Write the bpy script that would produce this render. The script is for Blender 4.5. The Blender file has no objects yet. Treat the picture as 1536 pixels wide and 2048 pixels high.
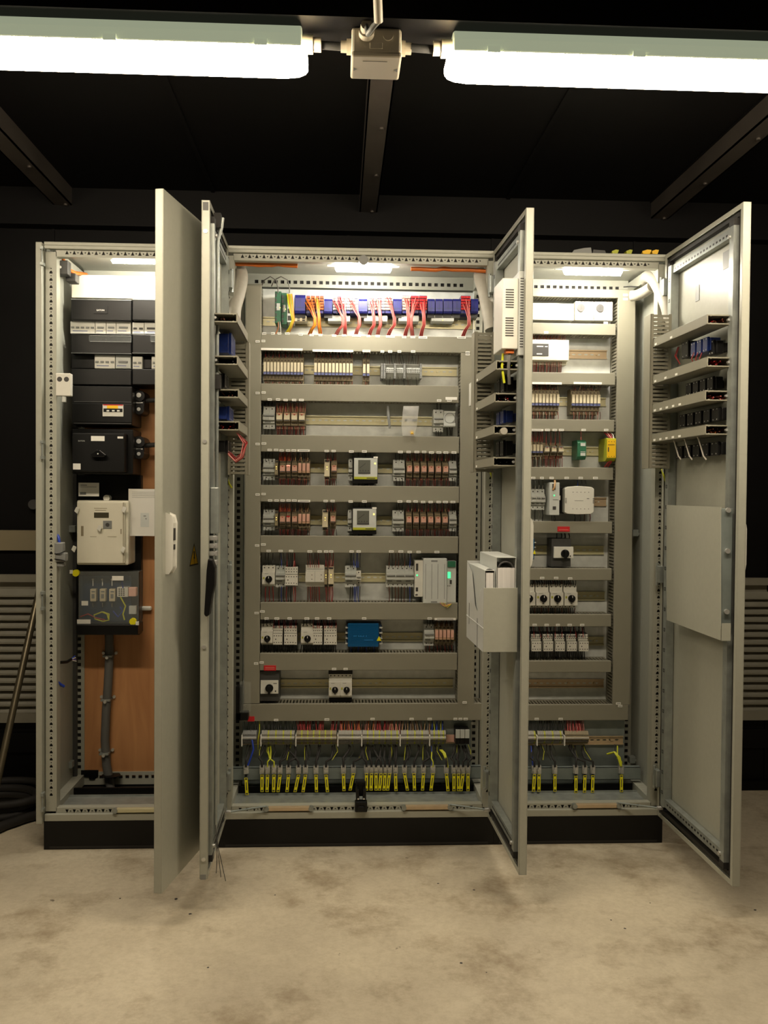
import bpy, math, random
from mathutils import Vector, Matrix
R = random.Random(7)
SC = bpy.context.scene
C = SC.collection
# ---------------------------------------------------------------- camera
CAM = Vector((1.0272, -3.1956, 1.2613)); YAW, PIT, ROL, F = 0.04875, -0.02222, 0.00777, 1809.3
fw = Vector((math.sin(YAW)*math.cos(PIT), math.cos(YAW)*math.cos(PIT), math.sin(PIT)))
r0 = Vector((math.cos(YAW), -math.sin(YAW), 0)); u0 = r0.cross(fw)
rt = r0*math.cos(ROL)+u0*math.sin(ROL); up = u0*math.cos(ROL)-r0*math.sin(ROL)
cd = bpy.data.cameras.new('camera'); cam = bpy.data.objects.new('camera', cd); C.objects.link(cam)
cd.sensor_fit = 'VERTICAL'; cd.sensor_height = 36; cd.lens = F/2048*36; cd.clip_start = .05
cam.matrix_world = Matrix(((rt.x, up.x, -fw.x, CAM.x), (rt.y, up.y, -fw.y, CAM.y), (rt.z, up.z, -fw.z, CAM.z), (0, 0, 0, 1)))
SC.camera = cam
# ---------------------------------------------------------------- light levels
w = bpy.data.worlds.new('world'); SC.world = w; w.use_nodes = True
w.node_tree.nodes['Background'].inputs[0].default_value = (.9, .85, .8, 1)
w.node_tree.nodes['Background'].inputs[1].default_value = .004
SC.view_settings.view_transform = 'Standard'; SC.view_settings.look = 'None'
SC.view_settings.exposure = 0.0; SC.view_settings.gamma = 1.0; SC.view_settings.use_curve_mapping = False
TUBE_E, TUBE_C = 56.0, (1, .84, .62)
SPOT_E, SPOT_C = 190.0, (1, .91, .76)

def P(px, py, Y):
    d = fw+rt*((px-768)/F)-up*((py-1024)/F)
    return CAM+d*((Y-CAM.y)/d.y)
def PZ(px, py, Z):
    d = fw+rt*((px-768)/F)-up*((py-1024)/F)
    return CAM+d*((Z-CAM.z)/d.z)

# ---------------------------------------------------------------- materials
MT = {}
def mat(name, col, rough=.5, metal=0., noise=0., scale=8., bump=0., emit=0., alpha=None, trans=0., col2=None, stretch=None, spec=.5):
    m = bpy.data.materials.new(name); m.use_nodes = True; nt = m.node_tree; b = nt.nodes['Principled BSDF']
    b.inputs['Base Color'].default_value = (*col, 1); b.inputs['Roughness'].default_value = rough; b.inputs['Metallic'].default_value = metal; b.inputs['Specular IOR Level'].default_value = spec
    tc = nt.nodes.new('ShaderNodeTexCoord'); n = nt.nodes.new('ShaderNodeTexNoise'); n.inputs['Scale'].default_value = scale; n.inputs['Detail'].default_value = 5
    if stretch:
        mp = nt.nodes.new('ShaderNodeMapping'); mp.inputs['Scale'].default_value = stretch
        nt.links.new(tc.outputs['Object'], mp.inputs[0]); nt.links.new(mp.outputs[0], n.inputs['Vector'])
    else: nt.links.new(tc.outputs['Object'], n.inputs['Vector'])
    if noise or col2:
        cr = nt.nodes.new('ShaderNodeValToRGB'); c2 = col2 or tuple(c*(1-noise) for c in col)
        cr.color_ramp.elements[0].position = .35; cr.color_ramp.elements[1].position = .65
        cr.color_ramp.elements[0].color = (*c2, 1); cr.color_ramp.elements[1].color = (*col, 1)
        nt.links.new(n.outputs[0], cr.inputs[0]); nt.links.new(cr.outputs[0], b.inputs['Base Color'])
    if bump:
        bp = nt.nodes.new('ShaderNodeBump'); bp.inputs['Strength'].default_value = bump; bp.inputs['Distance'].default_value = .002
        nt.links.new(n.outputs[0], bp.inputs['Height']); nt.links.new(bp.outputs[0], b.inputs['Normal'])
    if emit:
        b.inputs['Emission Color'].default_value = (*col, 1); b.inputs['Emission Strength'].default_value = emit
    if trans: b.inputs['Transmission Weight'].default_value = trans
    if alpha is not None: b.inputs['Alpha'].default_value = alpha
    MT[name] = m; return m
def srgb(r, g, b):
    f = lambda c: ((c/255+.055)/1.055)**2.4 if c > 10 else c/255/12.92
    return (f(r), f(g), f(b))
mat('paint', srgb(168, 169, 157), .38, noise=.04, scale=60, bump=.15)
mat('paint_int', srgb(160, 162, 152), .45, noise=.04, scale=40, bump=.1)
mat('duct', srgb(136, 133, 118), .5, noise=.03, scale=20)
mat('duct_in', srgb(120, 117, 106), .6)
mat('black_sheet', srgb(11, 10, 11), .55, spec=.18, noise=.3, scale=3, bump=.1)
mat('black', srgb(13, 13, 13), .42, spec=.3, noise=.15, scale=30)
mat('black_gloss', srgb(16, 16, 17), .25, noise=.1, scale=20)
mat('rubber', srgb(36, 34, 32), .7)  # also colours the dark shade liners inside the cabinet frames
mat('zinc', srgb(158, 164, 160), .38, .4, noise=.22, scale=26, bump=.05)
mat('zinc_dull', srgb(138, 148, 146), .42, .3, noise=.2, scale=14)
mat('chrome', srgb(205, 205, 202), .35, .65)
mat('plate', srgb(222, 226, 222), .4, .1, noise=.16, scale=26, bump=.05)
mat('dial', srgb(70, 70, 70), .5)
mat('rail', srgb(216, 210, 172), .35, .3, noise=.1, scale=30, stretch=(1, 1, 20))
mat('rail_pink', srgb(204, 182, 150), .35, .3, noise=.1, scale=30)
mat('white', srgb(218, 217, 208), .42, noise=.03, scale=30)
mat('offwhite', srgb(222, 218, 200), .45, noise=.04, scale=14)
mat('label', srgb(238, 236, 228), .5)
mat('ink', srgb(60, 58, 56), .6)
mat('lgrey', srgb(198, 202, 198), .45, noise=.04, scale=30)
mat('mgrey', srgb(128, 130, 128), .5)
mat('dgrey', srgb(66, 66, 65), .5, noise=.1, scale=20)
mat('release', srgb(198, 158, 130), .5)
mat('term', srgb(150, 148, 138), .5)
mat('bluep', srgb(40, 120, 170), .4)
mat('socket', srgb(140, 128, 100), .55, noise=.15, scale=90)
mat('socket_d', srgb(84, 70, 55), .55, noise=.2, scale=90)
mat('cream', srgb(206, 196, 168), .45)
mat('pink', srgb(226, 178, 160), .4)
mat('bluegrey', srgb(96, 104, 150), .4)
mat('blue', srgb(34, 38, 116), .35, noise=.15, scale=60)
mat('blue_lid', srgb(14, 88, 142), .15, alpha=.75)
mat('blue_relay', srgb(22, 44, 112), .35, noise=.3, scale=120)
mat('red', srgb(190, 26, 30), .5)
mat('red_lab', srgb(196, 32, 38), .5)
mat('orange', srgb(190, 98, 34), .5)
mat('yellow', srgb(226, 216, 20), .45)
mat('yellow_b', srgb(238, 190, 20), .45)
mat('olive', srgb(168, 172, 40), .5)
mat('green', srgb(44, 108, 78), .45, noise=.2, scale=80)
mat('led_green', (.08, .9, .35), .4, emit=1.1)
mat('led_yellow', (1., .8, .2), .4, emit=1.5)
mat('led_red', (1., .4, .28), .4, emit=1.)
mat('screen', srgb(98, 100, 92), .25)
mat('screen_dark', srgb(70, 66, 52), .2)
mat('clear', srgb(200, 205, 200), .06, alpha=.09)
mat('clear_blue', srgb(60, 110, 150), .1, alpha=.30)
mat('bag', srgb(225, 225, 222), .15, alpha=.35, bump=.6, scale=60)
mat('deep_blue', srgb(20, 48, 78), .4)
mat('hose', srgb(176, 172, 160), .6, noise=.08, scale=50, bump=.4)
mat('conduit', srgb(98, 98, 96), .5, noise=.1, scale=20)
mat('copper', srgb(200, 120, 80), .3, .8)
mat('paper', srgb(226, 224, 222), .7, noise=.12, scale=220, stretch=(1, 1, .02))
mat('paper_flat', srgb(214, 212, 204), .7)
mat('plexi', srgb(214, 216, 214), .2, noise=.04, scale=20)
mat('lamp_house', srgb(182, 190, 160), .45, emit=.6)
mat('jbox', srgb(206, 198, 180), .5)
mat('ceil', srgb(12, 11, 12), .6, spec=.2, noise=.25, scale=2.5)
mat('beam', srgb(88, 82, 76), .4, .3, noise=.25, scale=6)
mat('steelpole', srgb(110, 102, 82), .35, .6, noise=.2, scale=12)
mat('vent', srgb(140, 137, 124), .5, .1, noise=.08, scale=20)
mat('tan', srgb(140, 130, 105), .5)
WC = {'r': ('wire_red', (150, 30, 32)), 'k': ('wire_black', (28, 27, 27)), 'b': ('wire_blue', (30, 60, 165)), 'o': ('wire_orange', (200, 106, 38)),
      'p': ('wire_pink', (205, 122, 116)), 'n': ('wire_brown', (104, 54, 34)), 'w': ('wire_white', (212, 206, 196)), 'y': ('wire_green_yellow', (196, 200, 40)), 'g': ('wire_grey', (120, 118, 112)),
      'v': ('wire_violet', (88, 60, 130)), 't': ('wire_tan', (176, 140, 96))}
WN = {'r': 'red', 'k': 'black', 'b': 'blue', 'o': 'orange', 'p': 'pink', 'n': 'brown', 'w': 'white', 'y': 'green-yellow', 'g': 'grey', 'v': 'violet', 't': 'tan'}
for k, (n, c) in WC.items(): mat(n, srgb(*c), .4)
for n, c, e in (('tube_light', TUBE_C, TUBE_E), ('spot_light', SPOT_C, SPOT_E)):
    mat(n, c, .4, emit=e)

def nodes_mat(name, fn, rough=.6):
    m = bpy.data.materials.new(name); m.use_nodes = True; nt = m.node_tree; b = nt.nodes['Principled BSDF']; b.inputs['Roughness'].default_value = rough
    fn(nt, b); MT[name] = m
def concrete(nt, b):
    N, L = nt.nodes.new, nt.links.new
    tc = N('ShaderNodeTexCoord')
    def noise(s, d=6, r=.6, stretch=None):
        n = N('ShaderNodeTexNoise'); n.inputs['Scale'].default_value = s; n.inputs['Detail'].default_value = d; n.inputs['Roughness'].default_value = r
        L(tc.outputs['Object'], n.inputs['Vector']); return n.outputs[0]
    def ramp(src, p0, c0, p1, c1):
        r = N('ShaderNodeValToRGB'); r.color_ramp.elements[0].position = p0; r.color_ramp.elements[1].position = p1
        r.color_ramp.elements[0].color = (*c0, 1); r.color_ramp.elements[1].color = (*c1, 1); L(src, r.inputs[0]); return r.outputs[0]
    def mul(a, c, f=1.):
        m = N('ShaderNodeMixRGB'); m.blend_type = 'MULTIPLY'; m.inputs[0].default_value = f; L(a, m.inputs[1]); L(c, m.inputs[2]); return m.outputs[0]
    base = ramp(noise(1.7), .36, srgb(184, 174, 154), .6, srgb(204, 194, 172))
    st = ramp(noise(4.2, 9, .7), .34, (.6, .55, .49), .5, (1, 1, 1))
    fine = ramp(noise(55, 6, .7), .3, (.84, .83, .8), .6, (1, 1, 1))
    blotch = ramp(noise(11, 8, .75), .27, (.55, .5, .44), .35, (1, 1, 1))
    spk = ramp(noise(24, 3, .5), .2, (.16, .14, .12), .235, (1, 1, 1))
    c = mul(mul(mul(mul(base, st, .9), fine), blotch, .9), spk, .8)
    L(c, b.inputs['Base Color'])
    bp = N('ShaderNodeBump'); bp.inputs['Strength'].default_value = .25; bp.inputs['Distance'].default_value = .003
    L(noise(40), bp.inputs['Height']); L(bp.outputs[0], b.inputs['Normal'])
nodes_mat('concrete', concrete, .55)
def ply(nt, b):
    N, L = nt.nodes.new, nt.links.new
    tc = N('ShaderNodeTexCoord'); mp = N('ShaderNodeMapping'); mp.inputs['Scale'].default_value = (9, 9, 1.2); L(tc.outputs['Object'], mp.inputs[0])
    n = N('ShaderNodeTexNoise'); n.inputs['Scale'].default_value = 1.6; n.inputs['Detail'].default_value = 8; n.inputs['Distortion'].default_value = 1.2; L(mp.outputs[0], n.inputs['Vector'])
    r = N('ShaderNodeValToRGB'); r.color_ramp.elements[0].position = .3; r.color_ramp.elements[1].position = .7
    r.color_ramp.elements[0].color = (*srgb(172, 118, 74), 1); r.color_ramp.elements[1].color = (*srgb(200, 146, 96), 1)
    L(n.outputs[0], r.inputs[0]); L(r.outputs[0], b.inputs['Base Color'])
nodes_mat('plywood', ply, .55)

# ---------------------------------------------------------------- mesh builder
class MB:
    def __init__(s, T=None): s.v = []; s.f = []; s.m = []; s.T = T; s.k = 0; s.sm = []
    def mat(s, k): s.k = k; return s
    def add(s, vs, fs, smooth=False):
        o = len(s.v); s.v += [tuple(s.T(*p)) if s.T else tuple(p) for p in vs]
        for f in fs: s.f.append([i+o for i in f]); s.m.append(s.k); s.sm.append(smooth)
        return s
    def box(s, x0, x1, y0, y1, z0, z1, skip=''):
        v = [(x, y, z) for z in (z0, z1) for y in (y0, y1) for x in (x0, x1)]
        F_ = {'b': (0, 2, 3, 1), 't': (4, 5, 7, 6), 'f': (0, 1, 5, 4), 'k': (2, 6, 7, 3), 'l': (0, 4, 6, 2), 'r': (1, 3, 7, 5)}
        return s.add(v, [F_[k] for k in F_ if k not in skip])
    def prism(s, poly, a0, a1, ax='y'):
        n = len(poly)
        def q(p, a): return (p[0], a, p[1]) if ax == 'y' else ((a, p[0], p[1]) if ax == 'x' else (p[0], p[1], a))
        v = [q(p, a0) for p in poly]+[q(p, a1) for p in poly]
        return s.add(v, [list(range(n))[::-1], list(range(n, 2*n))]+[[i, (i+1) % n, n+(i+1) % n, n+i] for i in range(n)])
    def quad(s, a, b, c, d): return s.add([a, b, c, d], [(0, 1, 2, 3)])
    def cyl(s, p0, p1, r, n=12, r1=None):
        p0, p1 = Vector(p0), Vector(p1); d = (p1-p0).normalized(); a = d.orthogonal().normalized(); b = d.cross(a); r1 = r if r1 is None else r1
        v = []
        for p, q in ((p0, r), (p1, r1)): v += [tuple(p+(a*math.cos(2*math.pi*i/n)+b*math.sin(2*math.pi*i/n))*q) for i in range(n)]
        s.add(v, [[i, (i+1) % n, n+(i+1) % n, n+i] for i in range(n)], True)
        return s.add(v, [list(range(n))[::-1], list(range(n, 2*n))])
    def tube(s, pts, r, n=6, caps=True):
        pts = [Vector(p) for p in pts]; v = []; L = len(pts); a = None
        for i, p in enumerate(pts):
            d = (pts[min(i+1, L-1)]-pts[max(i-1, 0)]).normalized()
            if a is None: a = d.orthogonal().normalized()
            else: a = (a-d*a.dot(d)).normalized()
            b = d.cross(a); rr = r[i] if isinstance(r, (list, tuple)) else r
            v += [tuple(p+(a*math.cos(2*math.pi*j/n)+b*math.sin(2*math.pi*j/n))*rr) for j in range(n)]
        f = [[i*n+j, i*n+(j+1) % n, (i+1)*n+(j+1) % n, (i+1)*n+j] for i in range(L-1) for j in range(n)]
        s.add(v, f, True)
        if caps: s.add(v, [list(range(n))[::-1], list(range((L-1)*n, L*n))])
        return s
    def strip(s, O, U, V, Wd, cells, depth=.003):
        """sheet from O along U with holes; cells = [(length, kind, hole_u, hole_v, centre_v)], holes cut through with walls"""
        O, U, V = Vector(O), Vector(U).normalized(), Vector(V).normalized(); Nn = U.cross(V).normalized()*depth; a = 0
        for L, kind, hu, hv, cv in cells:
            if not kind:
                s.add([O+U*a, O+U*(a+L), O+U*(a+L)+V*Wd, O+U*a+V*Wd], [(0, 1, 2, 3)]); a += L; continue
            c = a+L/2
            out = [(a, 0), (c, 0), (a+L, 0), (a+L, Wd/2), (a+L, Wd), (c, Wd), (a, Wd), (a, Wd/2)]
            if kind == 's': inn = [(-1, -1), (0, -1), (1, -1), (1, 0), (1, 1), (0, 1), (-1, 1), (-1, 0)]
            elif kind == 't': inn = [(-1, -1), (-.1, -1), (.1, -.9), (1, -.12), (1, .12), (.1, .9), (-.1, 1), (-1, 1)]
            elif kind == 'u': inn = [(-1, -1), (0, -1), (1, -1), (.55, 0), (.1, 1), (0, 1), (-.1, 1), (-.55, 0)]
            elif kind == 'd': inn = [(-.1, -1), (0, -1), (.1, -1), (.55, 0), (1, 1), (0, 1), (-1, 1), (-.55, 0)]
            else: inn = [(-.7, -.7), (0, -1), (.7, -.7), (1, 0), (.7, .7), (0, 1), (-.7, .7), (-1, 0)]
            inn = [(c+x*hu/2, cv+y*hv/2) for x, y in inn]
            v = [O+U*x+V*y for x, y in out+inn]; v += [p-Nn for p in v[8:16]]
            s.add(v, [[i, (i+1) % 8, 8+(i+1) % 8, 8+i] for i in range(8)]+[[8+i, 8+(i+1) % 8, 16+(i+1) % 8, 16+i] for i in range(8)])
            a += L
        return s
    def build(s, name, mats, parent=None, bevel=0., subsurf=0, org=None):
        me = bpy.data.meshes.new(name)
        if not isinstance(mats, (list, tuple)): mats = [mats]
        if parent is not None: o = parent['_w'] if '_w' in parent else (0, 0, 0)
        elif org: o = org
        else:
            xs, ys, zs = zip(*s.v); o = ((min(xs)+max(xs))/2, (min(ys)+max(ys))/2, min(zs))
        me.from_pydata([(a-o[0], b-o[1], c-o[2]) for a, b, c in s.v], [], s.f)
        for m in mats: me.materials.append(MT[m])
        me.polygons.foreach_set('material_index', s.m); me.polygons.foreach_set('use_smooth', s.sm); me.update()
        ob = bpy.data.objects.new(name, me); C.objects.link(ob)
        if parent is not None: ob.parent = parent
        else: ob.location = o
        ob['_w'] = list(o)
        if bevel:
            b = ob.modifiers.new('edges', 'BEVEL'); b.width = bevel; b.segments = 2; b.limit_method = 'ANGLE'
        return ob
ALL = []
def tag(o, label, cat, group=None, kind=None):
    o['label'] = label; o['category'] = cat
    if group: o['group'] = group
    if kind: o['kind'] = kind
    return o
def thing(name, label, cat, loc, group=None):
    o = bpy.data.objects.new(name, None); C.objects.link(o); o.location = loc; o['_w'] = list(loc); o.empty_display_size = .05
    return tag(o, label, cat, group)
def struct(mb, name, m): o = mb.build(name, m); o['kind'] = 'structure'; return o
def dup(o, d, label=None, parent=None):
    c = o.copy(); C.objects.link(c); c.parent = parent
    if parent is None: c.location = Vector(o.location)+Vector(d)
    if label: c['label'] = label
    for ch in list(o.children): dup(ch, (0, 0, 0), None, c)
    return c
ORD = 'first second third fourth fifth sixth seventh eighth ninth tenth eleventh twelfth thirteenth fourteenth fifteenth sixteenth seventeenth eighteenth nineteenth twentieth'.split()
def text(s, T_, size, parent, m='label', name='lettering', ext=.0004):
    """T_ maps (x, z) of the written plane to the world; letters are a thin mesh"""
    cu = bpy.data.curves.new(name, 'FONT'); cu.body = s; cu.size = size; cu.align_x = 'CENTER'; cu.align_y = 'CENTER'; cu.resolution_u = 2
    to = bpy.data.objects.new('t', cu); C.objects.link(to); bpy.context.view_layer.update()
    me = to.to_mesh(); mb = MB(); mb.add([T_(v.co.x, v.co.y) for v in me.vertices], [list(p.vertices) for p in me.polygons])
    to.to_mesh_clear(); bpy.data.objects.remove(to); bpy.data.curves.remove(cu)
    return mb.build(name, m, parent)

# ---------------------------------------------------------------- the setting
YW = .575
struct(MB().box(-2.6, 4.8, -5.2, .7, -.1, 0), 'floor', 'concrete')
cb = MB().box(-2.6, 4.8, -5.2, .7, 2.47, 2.55)
for i in range(12): cb.box(-2.5+i*.6, -2.485+i*.6, -5.2, YW, 2.464, 2.47)
struct(cb, 'ceiling', 'ceil')
wb = MB().box(-2.6, 4.8, YW, .68, 0, 2.47)
wb.box(-2.6, 4.8, YW-.02, YW, .0, .04); wb.box(-2.6, 4.8, YW-.012, YW, .18, .26)
for i in range(13): wb.box(-2.55+i*.6, -2.54+i*.6, YW-.006, YW, .04, 2.4)
struct(wb, 'wall_back', 'black_sheet')
struct(MB().box(-2.7, -2.6, -5.2, .7, 0, 2.47), 'wall_left', 'black_sheet')
struct(MB().box(4.8, 4.9, -5.2, .7, 0, 2.47), 'wall_right', 'black_sheet')
struct(MB().box(-2.6, 4.8, -5.3, -5.2, 0, 2.47), 'wall_front', 'black_sheet')
# ceiling beams running towards the back wall, and a cross beam carrying the lamps
def beam(name, bx, x0, x1, y0, y1, z0, z1):
    b = MB().box(x0, x1, y0, y1, z0, z0+.005).box(x0, x0+.005, y0, y1, z0, z1).box(x1-.005, x1, y0, y1, z0, z1)
    for k in bx: b.cyl((k[0], k[1], z0-.006), (k[0], k[1], z0), .008, 8)
    return struct(b, name, 'beam')
for x in (-.09, 1.135, 2.34, 3.56, -1.31):
    beam('ceiling_beam', [(x+.015, -1.6+i*.42) for i in range(6)], x-.036, x+.036, -5.2, YW, 2.40, 2.47)
struct(MB().box(-2.6, 4.8, -1.21, -1.07, 2.29, 2.40), 'ceiling_beam', 'ceil')
struct(MB().box(-2.6, 4.8, YW-.06, YW, 2.33, 2.47).box(-2.6, 4.8, YW-.07, YW, 2.32, 2.335), 'trim_1', 'ceil')
q = P(0, 1060, YW).z; q2 = P(0, 1100, YW).z
struct(MB().box(-2.2, .3, YW-.02, YW, q2, q), 'trim_2', 'tan')
# louvred vents low in the back wall
def vent(name, label, x0, x1, ztop, zbot):
    t = thing(name, label, 'vent', (x0, YW, zbot), 'louvred vents in the back wall')
    f = MB().box(x0, x1, YW-.03, YW-.002, ztop-.03, ztop).box(x0, x1, YW-.03, YW-.002, zbot, zbot+.035).box(x0, x0+.03, YW-.03, YW-.002, zbot+.035, ztop-.03).box(x1-.03, x1, YW-.03, YW-.002, zbot+.035, ztop-.03)
    f.build('frame', 'vent', t)
    n = int((ztop-zbot-.065)/.032); sl = MB()
    for i in range(n):
        z = zbot+.035+i*.032
        sl.prism([(YW-.026, z), (YW-.022, z), (YW-.003, z+.03), (YW-.007, z+.03)], x0+.03, x1-.03, 'x')
        sl.box(x0+.03, x1-.03, YW-.029, YW-.024, z, z+.006)
    sl.box(x0+.03, x1-.03, YW-.002, YW-.0015, zbot, ztop); sl.build('slats', 'vent', t)
zt, zb_ = P(20, 1148, YW).z, P(20, 1442, YW).z
vent('louvre_vent', 'beige louvred vent in the black wall, behind the leaning steel pole', -1.1, .2, zt, zb_)
zt, zb_ = P(1510, 1155, YW).z, P(1510, 1437, YW).z
vent('louvre_vent', 'beige louvred vent in the black wall, beyond the door with the folded shelf', 1.75, P(1550, 1200, YW).x, zt, zb_)
# ---------------------------------------------------------------- batten lamps, junction box
def batten(x0, x1, gl, label):
    t = thing('batten_lamp', label, 'lamp', ((x0+x1)/2, -1.14, 2.19), 'bright batten lamps under the ceiling')
    yc = -1.14
    def prof(pts, a0, a1, mb): return mb.prism([(yc+p[0], p[1]) for p in pts], a0, a1, 'x')
    h = MB(); prof([(-.05, 2.235), (-.05, 2.262), (-.04, 2.283), (-.02, 2.29), (.02, 2.29), (.04, 2.283), (.05, 2.262), (.05, 2.235)], x0+.012, x1-.012, h)
    h.build('housing', 'lamp_house', t, .003)
    d = MB(); ns = 9; xs = [x0, x0+.006, x0+.02, x0+.05, x1-.05, x1-.02, x1-.006, x1]; sc = [.62, .8, .93, 1, 1, .93, .8, .62]; v = []
    for x, k in zip(xs, sc):
        for j in range(ns):
            a = math.pi*j/(ns-1); v.append((x, yc-math.cos(a)*.049*(.6+.4*k), 2.2365-math.sin(a)**.8*.046*k))
    nx = len(xs); fs = [[i*ns+j, i*ns+j+1, (i+1)*ns+j+1, (i+1)*ns+j] for i in range(nx-1) for j in range(ns-1)]+[list(range(ns)), list(range((nx-1)*ns, nx*ns))[::-1]]
    d.add(v, fs, True); d.build('diffuser', 'tube_light', t)
    for k in range(5):
        cx = x0+.1+(x1-x0-.2)*k/4
        MB().box(cx-.014, cx+.014, yc-.054, yc-.047, 2.232, 2.246).build('clip', 'lamp_house', t)
    s = 1 if gl > x0+.1 else -1
    e = x1 if s > 0 else x0
    g = MB().cyl((e-.02*s, yc, 2.262), (e+.012*s, yc, 2.262), .02, 16).cyl((e+.012*s, yc, 2.262), (e+.03*s, yc, 2.262), .0165, 8); g.build('cable_gland', 'jbox', t)
lx = P(615, 150, -1.14).x; rx = P(892, 160, -1.14).x
batten(lx-1.5, lx, lx, 'bright white batten lamp left of the grey junction box')
batten(rx, rx+1.5, rx, 'bright white batten lamp right of the grey junction box')
bx0, bx1 = P(703, 110, -1.17).x, P(803, 110, -1.17).x; bc = (bx0+bx1)/2
t = thing('junction_box', 'light grey square junction box mounted between the two batten lamps', 'junction box', (bc, -1.11, 2.228))
MB().box(bx0, bx1, -1.17, -1.055, 2.232, 2.29).build('body', 'jbox', t, .006)
MB().box(bx0-.001, bx1+.001, -1.171, -1.054, 2.226, 2.238).build('lid', 'jbox', t, .005)
m = MB(); m.prism([(bx0+.005, -1.115), (bx0+.013, -1.107), (bx0+.005, -1.099)], 2.2252, 2.2262, 'z'); m.prism([(bx1-.005, -1.115), (bx1-.013, -1.107), (bx1-.005, -1.099)], 2.2252, 2.2262, 'z')
m.box(bc-.03, bc+.025, -1.147, -1.1462, 2.2252, 2.2262); m.build('lid_marks', 'mgrey', t)
m = MB().box(bc-.015, bc+.013, -1.1722, -1.17, 2.242, 2.256); m.build('maker_plate', 'jbox', t, .001)
gx = P(733, 80, -1.18).x
for a, b, zz, nm in (((bx0, -1.135, 2.262), (bx0-.024, -1.135, 2.262), 0, 1), ((bx1, -1.135, 2.262), (bx1+.024, -1.135, 2.262), 0, 1), ((gx, -1.17, 2.272), (gx, -1.20, 2.280), 0, 1)):
    d = (Vector(b)-Vector(a)); g = MB().cyl(a, Vector(a)+d*.45, .017, 16).cyl(Vector(a)+d*.45, b, .0135, 8); g.build('cable_gland', 'jbox', t)
MB().cyl((bx1-.03, -1.17, 2.272), (bx1-.03, -1.173, 2.272), .011, 16).build('knockout', 'jbox', t)
for a, b, l in ((lx+.026, bx0-.022, 'left'), (bx1+.022, rx-.026, 'right')):
    tag(MB().tube([(a, -1.14, 2.262), ((a+b)/2, -1.138, 2.2615), (b, -1.135, 2.262)], .009, 10).build('lamp_cable', 'dgrey'), 'short dark cable joining junction box to the %s batten lamp' % l, 'cable', 'short cables between box and lamps')
cA, cB = P(757, 42, -1.25), P(752, -90, -1.38)
cpt = [(gx, -1.195, 2.279), P(736, 68, -1.22), P(746, 54, -1.24), cA, cA.lerp(cB, .2)]
tag(MB().tube(cpt, .006, 10).build('supply_cable', 'mgrey'), 'thin grey supply cable entering the junction box from above', 'cable')
tag(MB().tube([cA, cA.lerp(cB, .4), cB, (cB.x, cB.y-.1, 2.39), (cB.x, cB.y-.25, 2.385), (cB.x, -4.8, 2.385)], .0098, 12).build('conduit_pipe', 'jbox'), 'light grey conduit pipe along the ceiling beam towards the junction box', 'conduit')
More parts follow.
